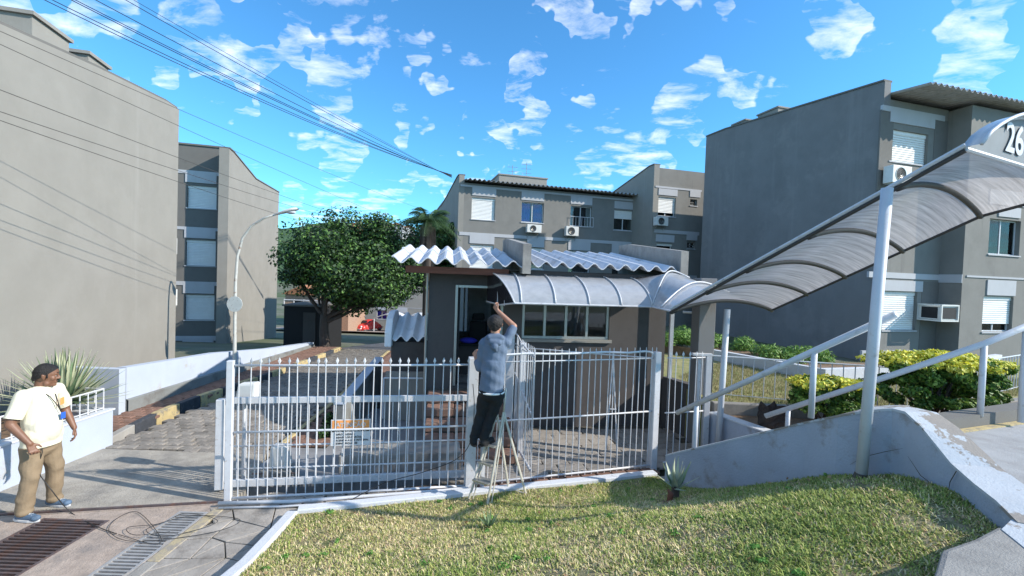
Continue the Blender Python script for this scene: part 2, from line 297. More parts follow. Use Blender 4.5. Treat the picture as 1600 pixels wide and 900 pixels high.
# ------------------------------------------------------------------ building kit (local x along facade, y away, facade face at y = y0)
ANG = radians(15.5)
def uv_axes(a): return Vector((cos(a), sin(a), 0)), Vector((-sin(a), cos(a), 0))
def onplane(px, py, o, d):
    r = ray(px, py)
    A = np.array([[r.x, -d.x], [r.y, -d.y]]); t, s = np.linalg.solve(A, np.array([o.x, o.y])); return float(s), float(CAMZ+r.z*t)
class Bld:
    def __init__(s, name, label, o, ang, cat='building', group=None):
        s.o = Vector((o[0], o[1], 0)); s.a = ang; s.u, s.v = uv_axes(ang)
        s.e = thing(name, label, cat, (o[0], o[1], 0), ang, group)
    def q(s, px, py, y=0):
        return onplane(px, py, s.o+s.v*y, s.u)
    def rect(s, p0, p1, y=0):     # pixel corners (left-top, right-bottom) -> x0,x1,z0,z1 in the facade plane
        xa, za = s.q(*p0, y); xb, zb = s.q(*p1, y); return xa, xb, zb, za
    def wall(s, x0, x1, z0, z1, holes, mt, y=0, t=.25):
        xs = sorted({x0, x1, *[h[0] for h in holes], *[h[1] for h in holes]}); mb = MB()
        xs = [x for x in xs if x0 <= x <= x1]
        for i in range(len(xs)-1):
            a, b = xs[i], xs[i+1]; hs = sorted([(h[2], h[3]) for h in holes if h[0] <= a+1e-6 and h[1] >= b-1e-6]); z = z0
            for h in hs:
                if h[0] > z: mb.box(a, b, y, y+t, z, h[0])
                z = h[1]
            if z < z1: mb.box(a, b, y, y+t, z, z1)
        return part('wall', mb, mt, s.e)
    def bandp(s, x0, x1, z0, z1, y=0, name='band', mt='band', proud=.03):
        return part(name, MB().box(x0, x1, y-proud, y+.05, z0, z1), mt, s.e)
    def window(s, r, kind='shutter', y=0, frac=1.0, sill=True):
        x0, x1, z0, z1 = r; w = x1-x0; h = z1-z0; yb = y+.14; t = .045
        fr = MB().box(x0, x0+t, yb, yb+.05, z0, z1).box(x1-t, x1, yb, yb+.05, z0, z1).box(x0+t, x1-t, yb, yb+.05, z0, z0+t).box(x0+t, x1-t, yb, yb+.05, z1-t, z1)
        if kind != 'shutter': fr.box((x0+x1)/2-.025, (x0+x1)/2+.025, yb, yb+.05, z0+t, z1-t)
        wn = part('window', fr, 'white', s.e)
        part('pane', MB().box(x0+t, x1-t, yb+.02, yb+.026, z0+t, z1-t), 'glass', wn)
        part('room', MB().box(x0-.2, x1+.2, yb+1.0, yb+1.02, z0-.2, z1+.2).box(x0-.22, x0-.2, yb+.12, yb+1, z0-.2, z1+.2).box(x1+.2, x1+.22, yb+.12, yb+1, z0-.2, z1+.2).box(x0-.2, x1+.2, yb+.12, yb+1, z1+.2, z1+.22).box(x0-.2, x1+.2, yb+.12, yb+1, z0-.22, z0-.2), 'dark', wn)
        if sill: part('sill', MB().box(x0-.04, x1+.04, y-.04, yb, z0-.05, z0-.003), 'band', wn)
        if kind in ('shutter', 'half'):
            zb = z1-h*frac; n = max(3, int((z1-zb)/.075)); sh = MB(); P = []
            for i in range(n):
                za = zb+(z1-zb)*i/n; zc = zb+(z1-zb)*(i+1)/n; zm = (za+zc)/2
                P += [(za+.003, yb-.022), (za+.012, yb-.055), (zc-.014, yb-.048), (zc-.003, yb-.022)]
            sh.grid([[(x0+.01, yy, z) for z, yy in P], [(x1-.01, yy, z) for z, yy in P]])
            part('shutter', sh, 'shutter', wn)
            part('shutter_box', MB().box(x0, x1, yb-.07, yb-.004, z1-.12, z1), 'shutter', wn)
        if kind == 'curtain':
            for a, b, mt in ((x0+t, x0+w*.42, 'curtain'), (x1-w*.42, x1-t, 'curtain')) if frac == 1 else ((x0+t, x0+w*.2, 'curtainw'), (x1-w*.22, x1-t, 'curtainw')):
                n = 14; P = [[(a+(b-a)*i/n, yb+.09+.02*sin(i*2.1), z) for i in range(n+1)] for z in (z0+t, z1-t)]
                part('curtain', MB().grid(P), mt, wn)
        if kind == 'louvre':
            mb = MB()
            for i in range(3): z = z0+h*(i+.5)/3; mb.box(x0+t, x1-t, yb-.05, yb+.01, z-.03, z+.03)
            part('louvre', mb, 'facdk', wn)
        return wn
def ac_unit(b, px0, py0, px1, py1, label, y=0, d=.32):
    x0, x1, z0, z1 = b.rect((px0, py0), (px1, py1), y-d-.08)
    e = part('air_conditioner', MB().box(x0, x1, y-d-.08, y-.08, z0, z1), 'plastic', b.e, bevel=.015)
    w = x1-x0; h = z1-z0; cxx = x0+w*.42; czz = (z0+z1)/2; r = h*.40
    rg = MB(); rg.tube([(cxx+r*cos(a), y-d-.085, czz+r*sin(a)) for a in [2*pi*i/20 for i in range(20)]], .012, 5, closed=True)
    for i in range(1, 4): rr = r*i/4; rg.tube([(cxx+rr*cos(a), y-d-.085, czz+rr*sin(a)) for a in [2*pi*i_/16 for i_ in range(16)]], .006, 4, closed=True)
    part('fan_grille', rg, 'alu', e)
    part('fan', MB().tube([(cxx, y-d-.082, czz), (cxx, y-d-.078, czz)], r, 20), 'black', e)
    for xx in (x0+.1, x1-.13): part('bracket', MB().box(xx, xx+.03, y-d, y, z0-.04, z0-.002).tube([(xx+.015, y-d+.02, z0-.02), (xx+.015, y, z0-.3)], .012, 5), 'alu', b.e)
    return e
def gable(b, profile, t, z0, mt='side', x=0, name='side_wall', cap=True):
    """end wall in the local y-z plane; profile [(y, z)] along the top"""
    pts = [(x, profile[0][0], z0)]+[(x, p[0], p[1]) for p in profile]+[(x, profile[-1][0], z0)]
    part(name, MB().extr(pts, (t, 0, 0)), mt, b.e)
    if cap:
        c = MB()
        for (ya, za), (yb, zb) in zip(profile[:-1], profile[1:]):
            c.hexa([(x-.04, ya, za+.003), (x+t+.04, ya, za+.003), (x+t+.04, yb, zb+.003), (x-.04, yb, zb+.003), (x-.04, ya, za+.06), (x+t+.04, ya, za+.06), (x+t+.04, yb, zb+.06), (x-.04, yb, zb+.06)])
        part('wall_coping', c, 'facdk', b.e)
# ================================================================== GROUND AND FAR LAND
def gh(x, y):
    z = -.25
    if y > 17: z -= .115*(min(y, 60)-17)
    if y > 130: z += min(1, (y-130)/140)**1.3*(24+5*sin(x*.021+1)+3*sin(x*.05+y*.02))
    return z
def ground():
    xs = sorted(set([-1500, -900, -500, -300, -200, -140, -100, -70, -50]+list(range(-40, 41, 5))+[50, 70, 100, 140, 200, 300, 500, 900, 1500]))
    ys = sorted(set([-300, -100, -40, -20, -10, 0, 5, 10, 14, 16, 17]+list(range(18, 64, 4))+list(range(64, 130, 10))+list(range(130, 300, 12))+[340, 450, 700, 1200, 2200]))
    struct('ground', MB().grid([[(x, y, gh(x, y)) for x in xs] for y in ys]), 'ground')
ground()
def hill():
    xs = list(range(-160, 161, 8)); ys = [150+i*9 for i in range(14)]
    mb = MB().grid([[(x, y, -5.5+min(1, (y-150)/100)**1.1*(30+4*sin(x*.04)+2.5*sin(x*.11+y*.05))) for x in xs] for y in ys])
    struct('hill', mb, 'hill', smooth=True)
hill()
# ------------------------------------------------------------------ leaves
def leaf_mesh(name, clumps, n, size, cols, mt='leaf', asp=.55, rng=RNG, shell=.55, droop=0):
    """clumps: [(center, (rx,ry,rz))]; every leaf is a small quad"""
    k = len(clumps); idx = rng.integers(0, k, n); c = np.array([q[0] for q in clumps])[idx]; r = np.array([q[1] for q in clumps])[idx]
    d = rng.normal(size=(n, 3)); d /= np.linalg.norm(d, axis=1)[:, None]; rad = shell+(1-shell)*rng.random(n)**.7
    rad = np.where(rng.random(n) < .3, rng.random(n), rad)
    p = c+d*r*rad[:, None]
    nr = d*.7+rng.normal(size=(n, 3))*.55+np.array([0, 0, .45]); nr /= np.linalg.norm(nr, axis=1)[:, None]
    a = np.cross(nr, rng.normal(size=(n, 3))); a /= np.linalg.norm(a, axis=1)[:, None]
    if droop: a = a+np.array([0, 0, -droop]); a /= np.linalg.norm(a, axis=1)[:, None]
    b = np.cross(nr, a); sz = size*(.6+.8*rng.random(n))[:, None]
    v = np.stack([p-a*sz, p+b*sz*asp, p+a*sz, p-b*sz*asp], 1).reshape(-1, 3)
    me = bpy.data.meshes.new(name); me.vertices.add(4*n); me.vertices.foreach_set('co', v.astype(np.float32).ravel())
    me.loops.add(4*n); me.loops.foreach_set('vertex_index', np.arange(4*n, dtype=np.int32)); me.polygons.add(n)
    me.polygons.foreach_set('loop_start', np.arange(0, 4*n, 4, dtype=np.int32)); me.update(calc_edges=True)
    ca = me.color_attributes.new('tint', 'FLOAT_COLOR', 'POINT'); cl = np.array(cols); ci = rng.integers(0, len(cl), n)
    col = cl[ci]*(.7+.6*rng.random(n))[:, None]; col = np.concatenate([col, np.ones((n, 1))], 1)
    ca.data.foreach_set('color', np.repeat(col, 4, 0).astype(np.float32).ravel()); me.materials.append(M[mt]); return me
def limb(mb, a, b, r0, r1, wob=.1, n=6, k=8):
    a = Vector(a); b = Vector(b); pts = []
    for i in range(n+1):
        t = i/n; p = a.lerp(b, t); w = sin(pi*t)*wob*(b-a).length
        pts.append(p+Vector((w*random.uniform(-1, 1)*.5, w*random.uniform(-1, 1)*.5, w*.4)))
    mb.tube(pts, [r0+(r1-r0)*i/n for i in range(n+1)], k)
def tree(name, label, base, crown_c, crown_r, trunk_h, tr, nclump, nleaf, lsize, cols, limbs=7, group=None, csz=.32, lean=(0, 0)):
    e = thing(name, label, 'tree', base, 0, group); cc = Vector(crown_c)-Vector(base); R = crown_r
    mb = MB(); top = Vector((lean[0], lean[1], trunk_h)); limb(mb, (0, 0, -.3), top, tr*1.25, tr*.8, .04, 6, 10)
    cl = []
    for i in range(nclump):
        d = Vector((random.gauss(0, 1), random.gauss(0, 1), random.gauss(0, 1))).normalized(); t = random.uniform(.45, .93)
        if d.z < -.45: d.z *= .75
        p = cc+Vector((d.x*R[0]*t, d.y*R[1]*t, d.z*R[2]*t)); s = csz*random.uniform(.6, 1.35)*min(R); cl.append((tuple(p), (s*1.25, s*1.25, s*.75)))
    for i in range(limbs):
        q = random.choice(cl)[0]; st = top*random.uniform(.7, 1); mid = st.lerp(Vector(q), .5)+Vector((0, 0, -.1)); limb(mb, st, mid, tr*.45, tr*.28, .08); limb(mb, mid, q, tr*.27, tr*.06, .08)
    part('trunk', mb, 'bark', e, smooth=True)
    cr = obj('crown', leaf_mesh('crown', cl, nleaf, lsize, cols), e); cr['kind'] = 'stuff'; return e
GD = [(.018, .050, .014), (.028, .070, .018), (.050, .115, .028), (.014, .036, .012), (.12, .24, .05), (.10, .20, .04), (.02, .05, .015)]  # the brightest greens put sunlit leaf highlights into the tint
tree('broad_tree', 'large dense dark green tree leaning beside the far end of the pale wall', (-6.95, 16.8, .0), (-6.1, 17.4, 3.02), (2.8, 2.5, 2.12), 1.25, .17, 130, 74000, .062, GD, 11, csz=.30, lean=(-.1, .1))
tree('broad_tree', 'shaded lower bushy tree between the gray end wall and the big tree', (-8.3, 19.5, -.6), (-8.3, 19.5, 3.2), (1.2, 1.5, 2.0), 2.0, .12, 40, 12000, .075, GD, 5)
tree('broad_tree', 'tall loose tree rising just behind the right side of the big tree', (-4.6, 31, -1.6), (-4.9, 31, 4.8), (2.6, 2.0, 2.6), 4.0, .2, 60, 15000, .12, GD, 7)
tree('broad_tree', 'dark tree behind the palm and left of the three storey gray building', (-3.9, 27, -1.2), (-3.9, 27, 4.1), (1.0, 1.5, 2.2), 2.5, .15, 40, 11000, .10, GD, 5)
# ------------------------------------------------------------------ palm
def palm():
    e = thing('palm_tree', 'palm with hanging fronds behind the guardhouse roof', 'tree', (-3.35, 17.5, -.1)); e_h = 5.0
    part('trunk', MB().tube([(0, 0, -.3), (.03, 0, 1.5), (0, .05, 3), (0, 0, e_h)], [.2, .16, .15, .17], 10), 'bark', e, True)
    for i in range(26):
        a = 2.4*i; up = random.uniform(.15, 1.2); ln = random.uniform(1.3, 1.9); P = []; mb = MB(); k = 9
        for j in range(k+1):
            t = j/k; x = ln*t*cos(up)*1.0; z = ln*(sin(up)*t-.75*t*t*(1.1-up*.25)); P.append(Vector((x*cos(a), x*sin(a), z)))
        mb.tube(P, [.018*(1-.8*j/k) for j in range(k+1)], 4); sd = Vector((-sin(a), cos(a), 0))
        for j in range(2*k):
            t = (j+1)/(2*k+1); i0 = min(int(t*k), k-1); p = P[i0].lerp(P[i0+1], t*k-i0); l = .5*sin(pi*(.12+.85*t)); dr = (P[i0+1]-P[i0]).normalized()
            for sg in (-1, 1):
                q = p+sd*sg*l*.75+dr*l*.5+Vector((0, 0, -l*.45)); w = dr*.022; mb.add([p-w, p+w, q], [(0, 1, 2)])
        o = part('frond', mb, FROND, e); o.location = (0, 0, e_h)
    dm = MB()
    for i in range(60):
        a = random.uniform(0, 2*pi); r = random.uniform(.1, .28); l = random.uniform(.9, 2.1); w = .03
        dm.add([(r*cos(a)-w, r*sin(a), e_h-.15), (r*cos(a)+w, r*sin(a), e_h-.15), (r*1.3*cos(a)+w*.4, r*1.3*sin(a), e_h-.2-l)], [(0, 1, 2)])
    part('dead_frond_skirt', dm, 'bark', e)
FROND = mat('palm_frond', (.05, .10, .03), .6, .3, 4, 0, trans=.2)
palm()
# ================================================================== APARTMENT BUILDINGS
def facade_block(b, x0, x1, z0, z1, lintels, bands, wins, mt='facdk', y=0, over_mt='band'):
    """bands: pixel y-lines as (pxl,pyTop)-(pxr,pyBottom); wins: (p0,p1,kind,frac)"""
    holes = [b.rect(w[0], w[1], y) for w in wins]
    b.wall(x0, x1, z0, z1, [(h[0], h[1], max(h[2], z0), min(h[3], z1)) for h in holes], mt, y)
    for (h, w) in zip(holes, wins): b.window(h, w[2], y, w[3])
    for p0, p1 in bands:
        r = b.rect(p0, p1, y); b.bandp(r[0], r[1], r[2], r[3], y)
    for p0, p1 in lintels:
        r = b.rect(p0, p1, y); b.bandp(r[0], r[1], r[2], r[3]-.002, y, 'lintel_panel', over_mt, .035)
# --- right building
FL = mat('pale_fibre_cement', (.46, .455, .45), .85, .1, 5, .3, 60, stain=(.3, .29, .27), stain_at=(.5, .75), sscale=3)
def right_building():
    c = at(1368, 400, 15.7); b = Bld('apartment_building', 'gray apartment block on the right with a blank shaded end wall', (c.x, c.y), ANG)
    L = 9.1
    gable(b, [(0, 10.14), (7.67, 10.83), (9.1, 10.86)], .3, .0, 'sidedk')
    # front edge strip of the end wall catches sun
    zb = 3.0
    xw = b.q(1475, 300)[0]
    wins = [((1392, 201), (1448, 259), 'shutter', 1.0), ((1381, 455), (1430, 516), 'curtainw', 1)]
    wins[1] = ((1381, 455), (1430, 516), 'shutter', 1.0)
    facade_block(b, .3, xw, .0, 9.55, [((1391, 168), (1459, 202)), ((1378, 437), (1440, 456))],
                 [((1378.5, 164), (1475, 190)), ((1357, 424), (1478, 438.5)), ((1346, 548), (1476, 560))], wins, 'facade')
    # dark paint panels beside the windows
    for p0, p1 in (((1377, 171), (1390, 300)), ((1461, 186), (1476, 330)), ((1441, 440), (1476, 547))):
        r = b.rect(p0, p1); b.bandp(r[0], r[1], r[2], r[3], 0, 'dark_panel', 'facdk', .012)
    w = -.70
    # projecting wing
    o2x = xw; x_end = xw+9
    part('wing_side', MB().box(xw, xw+.25, w+.25, 0, .0, 9.5), 'facade', b.e)
    r = b.rect((1480, 425), (1505, 440), 0); part('band', MB().box(xw-.03, xw, w, 0, 3.25, 3.55), 'band', b.e)
    wins = [((1547, 341), (1592, 400), 'curtain', .5), ((1537, 463), (1580.6, 518.6), 'half', .78)]
    facade_block(b, xw, x_end, .0, 9.5, [((1560, 322), (1593, 341.5)), ((1542, 437), (1585, 462.5))], [((1509.5, 430), (1900, 452)), ((1545, 318), (1900, 340))], wins, 'facade', w)
    for i in range(3):
        x = xw+3.0+i*2.2
        for z in (2.0, 4.7, 7.4):
            pass
    part('body', MB().box(.3, xw+.2, .6, 9.0, .6, 9.6).box(xw+.27, x_end, .6, 9.0, .6, 9.6), 'dark', b.e)
    # roof sheets
    x = .32; i = 0
    while x < x_end:
        x2 = min(x+1.06, x_end); sh = wave_sheet(x, x2+.04, -1.2, 7.6, 9.66, 10.55, .265, .05)
        part('roof_sheet', sh, FL, b.e); x += 1.06
    # roof boxes
    for pxa, pya, pxb in ((1216, 166, 1185), (1165, 186, 1145)):
        r = ray(pxa, pya); oo = b.o+b.u*.5; A = np.array([[r.x, -b.v.x], [r.y, -b.v.y]]); t, s = np.linalg.solve(A, np.array([oo.x, oo.y])); zt = CAMZ+r.z*t
        r = ray(pxb, pya); t, s2 = np.linalg.solve(np.array([[r.x, -b.v.x], [r.y, -b.v.y]]), np.array([oo.x, oo.y]))
        part('roof_box', MB().box(.5, 1.6, s, s2, 9.5, zt-.06).box(.45, 1.65, s-.05, s2+.05, zt-.057, zt+.01), 'side', b.e)
    ac_unit(b, 1396, 257, 1424, 288, '')
    # caged window unit near the wing
    x0, x1, z0, z1 = b.rect((1472, 476), (1498, 503), -.75); e = part('air_conditioner', MB().box(x0+.06, x1-.06, -.70, .1, z0+.06, z1-.06), 'plastic', b.e)
    cg = MB()
    for xx in (x0, x1-.05):
        for yy in (-.75, -.02): cg.box(xx, xx+.05, yy, yy+.05, z0, z1)
    for zz in (z0, z1-.05): cg.box(x0+.051, x1-.051, -.75, -.70, zz, zz+.05).box(x0, x0+.05, -.699, -.021, zz, zz+.05).box(x1-.05, x1, -.699, -.021, zz, zz+.05)
    part('cage', cg, 'plastic', e); part('grille', MB().box(x0+.1, x1-.1, -.72, -.703, z0+.1, z1-.1).box(x0+.055, x0+.062, -.6, -.1, z0+.1, z1-.1), 'black', e)
right_building()
# --- middle building
def middle_building():
    c = at(717, 300, 25.13); b = Bld('apartment_building', 'long gray block behind the guardhouse with a corrugated roof edge', (c.x, c.y), ANG)
    xe = b.q(1016, 340)[0]
    wins = [((737.5, 308), (773, 344.5), 'shutter', 1), ((815.5, 315), (849, 349), 'curtain', 1), ((892, 321), (924, 355), 'curtain', .5), ((960, 328), (989, 361), 'half', .42),
            ((735, 382), (770.5, 419), 'shutter', 1), ((825, 387), (849, 421), 'shutter', .15), ((889, 392), (921, 427), 'shutter', .15), ((957, 399), (987, 434), 'shutter', .3)]
    lin = [((738, 291), (775, 308)), ((815, 299), (850, 315)), ((892, 306), (925, 321)), ((960, 314), (991, 328)), ((734, 364), (772, 382)), ((824, 372), (850, 387)), ((888, 376), (922, 392)), ((956, 380), (988, 399))]
    facade_block(b, .3, xe, -3, b.q(722, 285)[1], lin, [((720, 288), (1014, 317)), ((717.5, 362), (1003, 384))], wins, 'facade')
    for p0, p1 in (((720, 294), (737, 306)), ((776, 298), (814, 345)), ((851, 305), (891, 350)), ((925, 312), (960, 330))):
        r = b.rect(p0, p1); b.bandp(r[0], r[1], r[2]-.0, r[3], 0, 'dark_panel', 'facdk', .012) if False else None
    zt = b.q(717, 276)[1]
    gable(b, [(0, zt+.1), (.8, zt+.12), (5.8, zt-.25), (9, zt-.4)], .3, -3, 'side')
    part('body', MB().box(.3, xe, .6, 8, -3, zt-.6), 'dark', b.e)
    x = .32
    while x < xe:
        part('roof_sheet', wave_sheet(x, min(x+1.06, xe)+.04, -.55, 5, zt-.18, zt+.35, .265, .055), 'fibro', b.e); x += 1.06
    # balcony rail
    r = b.rect((890, 338), (926, 356)); rl = MB().tube([(r[0], -.08, r[3]), (r[1], -.08, r[3])], .018, 5).tube([(r[0], -.08, r[2]+.03), (r[1], -.08, r[2]+.03)], .018, 5)
    for i in range(9): x = r[0]+(r[1]-r[0])*i/8; rl.tube([(x, -.08, r[2]+.03), (x, -.08, r[3])], .011, 5)
    part('window_railing', rl, 'white', b.e)
    ac_unit(b, 824, 350, 846, 364, ''); ac_unit(b, 885, 353, 904, 369, '')
    r = b.rect((780, 273), (854, 300), 3.5); part('roof_box', MB().box(r[0], r[1], 3.5, 6, zt-.5, r[3]).box(r[0]-.06, r[1]+.06, 3.44, 6.06, r[3]+.003, r[3]+.08), 'side', b.e)
    for px, py in ((801, 258), (823, 254)):
        x, z = b.q(px, py, 4.5); an = MB().tube([(x, 4.5, r[3]), (x, 4.5, z)], .025, 5)
        for k in range(3): an.tube([(x-.35, 4.5, z-.15-.3*k), (x+.35, 4.5, z-.12-.3*k)], .012, 4)
        part('antenna', an, 'alu', b.e)
middle_building()
def stair_building():
    c = at(1021, 300, 25.9); b = Bld('apartment_building', 'taller gray block with a slanted gable right of the corrugated roof block', (c.x, c.y), ANG)
    zt = b.q(1022, 257)[1]
    wins = [((1028, 307), (1055, 339), 'half', .82), ((1078.6, 311), (1089, 322), 'louvre', 1), ((1024, 380), (1050, 398), 'shutter', .1), ((1074, 377), (1086, 389), 'louvre', 1)]
    lin = [((1029, 294), (1058, 307)), ((1078, 297), (1094, 309)), ((1025, 366), (1053, 379)), ((1073, 366), (1089, 376))]
    facade_block(b, .35, 4.2, -3, zt-.15, lin, [((1024, 290), (1096, 300)), ((1022, 358), (1092, 368)), ((1020, 428), (1088, 440))], wins, 'facade')
    gable(b, [(0, zt), (.5, zt), (4.7, zt-.75), (9, zt-1.5)], .35, -3, 'side')
    part('body', MB().box(.35, 4.2, .6, 8, -3, zt-1.2), 'dark', b.e)
    part('roof_parapet', MB().box(.35, 4.2, .26, .6, zt-1.2, zt-.15), 'side', b.e)
    ac_unit(b, 1026, 338, 1044, 353, '')
stair_building()
# --- left building behind (windows) and left blank wall
def left_far_building():
    c = at(350, 400, 22.0); b = Bld('apartment_building', 'left gray block with a column of closed white shutters and a pale end wall', (c.x, c.y), ANG)
    x0 = b.q(240, 300)[0]; zt = b.q(350, 232)[1]
    wins = [((293, 289), (338, 327), 'shutter', 1), ((290.5, 374), (336.5, 416), 'shutter', 1), ((289, 460), (334.5, 500), 'shutter', 1), ((288, 545.5), (333, 590), 'shutter', 1)]
    lin = [((290, 266.5), (338.5, 288)), ((288.5, 354), (337, 373.5)), ((286.5, 440), (335, 459)), ((285.5, 527), (333.5, 544.5))]
    facade_block(b, x0, 0, -3, zt, lin, [((270, 264), (352, 276)), ((270, 353), (351, 362)), ((270, 439), (348, 447)), ((270, 525), (346, 532))], wins, 'facdk')
    part('roof_coping', MB().box(x0, 0, -.05, .3, zt+.003, zt+.08), 'facdk', b.e)
    w = .9; z1 = at(366, 231, 21.1).z
    z2 = at(443, 300, 30.6).z
    gable(b, [(-w, z1), (-w+.6, z1-.02), (3.5, z1-.55), (9.1, z2)], .42, -3, 'side', x=0)
    part('body', MB().box(x0, 0, .6, 8, -3, zt-.8), 'dark', b.e)
left_far_building()
def left_near_building():
    c = at(276, 400, 12.5); b = Bld('apartment_building', 'blank pale gray end wall of the nearest block at the left edge', (c.x, c.y), ANG)
    def zy(px, py):
        o = b.o; r = ray(px, py); A = np.array([[r.x, -b.v.x], [r.y, -b.v.y]]); t, s = np.linalg.solve(A, np.array([o.x, o.y])); return float(s), float(CAMZ+r.z*t)
    p = [zy(281, 172), zy(262, 159), zy(150, 104), zy(0, 37)]; sl_ = (p[3][1]-p[2][1])/(p[3][0]-p[2][0]); p.append((-11.5, p[3][1]+sl_*(-11.5-p[3][0])))
    prof = [(y, z) for y, z in reversed(p)]; prof[-1] = (0, p[0][1])
    gable(b, prof, -.3, -1.5, 'side')
    part('body', MB().extr([(-.31, -11.5, -1.5)]+[(-.31, y, z-.3) for y, z in prof]+[(-.31, 0, -1.5)], (-9, 0, 0)), 'side', b.e)
    # roof boxes seen over the wall
    for (px0, py0, px1, py1, d) in ((50, 57, 108, 66, .5), (138, 101, 169, 108, .5)):
        def zy2(px, py):
            o = b.o-b.u*.6; r = ray(px, py); t, s = np.linalg.solve(np.array([[r.x, -b.v.x], [r.y, -b.v.y]]), np.array([o.x, o.y])); return float(s), float(CAMZ+r.z*t)
        s1, z1 = zy2(px1, py1); s0 = zy2(px0, py0)[0]
        part('roof_box', MB().box(-1.6, -.6, s0, s1, z1-2, z1).box(-1.65, -.55, s0-.05, s1+.05, z1+.003, z1+.07), 'side', b.e)
    # outdoor units hung past the corner
    for py, k in ((386, 0), (465, 1)):
        p_ = at(280, py, 13.0); l = b.u.dot(p_-b.o)
        e = part('air_conditioner', MB().box(l-.3, l+.02, .12, .4, p_.z-.22, p_.z+.25), 'plastic', b.e, bevel=.015)
        part('fan_grille', MB().box(l-.26, l-.02, .105, .118, p_.z-.17, p_.z+.18), 'alu', e)
        part('bracket', MB().box(l-.28, l, .02, .4, p_.z-.27, p_.z-.222), 'alu', b.e)
left_near_building()
def small_far():
    b = Bld('apartment_building', 'sliver of a gray end wall left of the long gray block', tuple(at(693, 330, 33).xy), ANG)
    zt = at(693, 316, 33).z; part('side_wall', MB().box(0, .3, 0, 6, -4, zt), 'side', b.e); part('wall', MB().box(.3, 5, .1, 6, -4, zt-.3), 'facade', b.e); part('roof', MB().box(-.05, 5.05, -.1, 6.05, zt+.003, zt+.1), 'fibro', b.e)
    # distant low block beyond the parked cars
    zg = gh(0, 60)
    b = Bld('apartment_building', 'distant beige block with white shutters behind the parked red car', tuple(at(548, 480, 62).xy), radians(3))
    for (p0, p1) in (((547, 481), (720, 488)),):
        pass
    wins = [((556, 485), (571, 499), 'shutter', 1), ((589, 485), (604, 499), 'curtain', 1), ((620, 489), (636, 505), 'shutter', .1), ((620, 457), (635, 471), 'curtain', .5), ((584, 460), (598, 473), 'curtain', .5), ((648, 489), (660, 505), 'shutter', 1)]
    lin = [((555.5, 479), (571.5, 484.7)), ((588.5, 479), (604.5, 484.7)), ((619.5, 480), (636.5, 489)), ((619, 452), (636, 457))]
    facade_block(b, 0, 16, zg, 4.2, lin, [((545, 478), (700, 483.5))], wins, 'side')
    part('body', MB().box(0, 16, .6, 8, zg, 4), 'side', b.e); part('roof', MB().box(-.3, 16.3, -.4, 8.3, 4.203, 4.4), 'fibro', b.e)
small_far()
# --- hillside houses and other far things
HL = ['tiny house with terracotta roof highest on the far hill above the big tree', 'tiny pale house on the far hill left of the palm top', 'tiny orange house at the left end of the far hilltop row', 'tiny brown roofed house right of the highest far hill house', 'tiny beige house low in the far hilltop row', 'tiny white house at the right end of the far hilltop row']
for i, (px, py) in enumerate(((596, 349), (621, 352), (561, 351), (607, 353), (580, 352), (637, 356))):
    p = at(px, py, 215+i*2); w = 2.3+.5*(i % 3); e = thing('hillside_house', HL[i], 'house', (p.x, p.y, p.z-4), .1*i, 'houses on the far hill')
    part('wall', MB().box(-w, w, -2, 2, -2, 4), ('side', 'band', 'terra', 'brickw', 'side', 'band')[i], e)
    part('roof', MB().extr([(-w-.3, -2.3, 4.003), (w+.3, -2.3, 4.003), (0, -2.3, 5.1)], (0, 4.6, 0)), 'terra', e)
    part('window', MB().box(-w*.5, -w*.2, -2.05, -2, 1.6, 2.6).box(w*.2, w*.5, -2.05, -2, 1.6, 2.6), 'dark', e)
def brick_houses():
    for i, (x0, x1, y0, D, lb) in enumerate(((446, 500, 452, 47, 'orange brick house behind the black shed and white railing'), (500, 545, 462, 52, 'orange brick house seen under the big tree right of its trunk'))):
        a = at(x0, y0, D); c = at(x1, y0, D); e = thing('brick_house', lb, 'house', (a.x, D, 0)); w = c.x-a.x
        part('wall', MB().box(0, w, 0, 6, -5, a.z-.5), 'brickw', e); part('roof', MB().extr([(-.3, -.3, a.z-.49), (w+.3, -.3, a.z-.49), (w/2, -.3, a.z+.5)], (0, 6.6, 0)), 'terra', e)
        part('window', MB().box(w*.25, w*.45, -.03, 0, a.z-1.8, a.z-1).box(w*.6, w*.8, -.03, 0, a.z-1.8, a.z-1), 'dark', e)
brick_houses()
def shed():
    a = at(444, 478, 19.2); c = at(498, 486, 19.2); e = thing('dark_shed', 'black flat roofed shed in shade left of the big tree trunk', 'shed', (a.x, 19.2, -.6), radians(3)); w = c.x-a.x; h = a.z+.6
    part('wall', MB().box(0, w, 0, 3, -.4, h), 'black', e); part('roof', MB().box(-.06, w+.06, -.08, 3.1, h+.002, h+.07), 'facdk', e)
    part('door', MB().box(w*.55, w*.9, -.03, -.002, 0, h-.25), 'guard', e)
    e = thing('white_railing', 'white railing beyond the black shed', 'railing', (at(444, 470, 23).x, 23, at(444, 478, 23).z)); L_ = 2.0
    part('rail', MB().tube([(0, 0, .32), (L_, 0, .32)], .03, 6).tube([(0, 0, .05), (L_, 0, .05)], .02, 6), 'white', e)
    pm = MB().tube([(0, 0, 0), (0, 0, .36)], .03, 6).mesh('post', M['white'])
    for i in range(5): obj('post', pm, e, (L_*i/4, 0, 0))
shed()
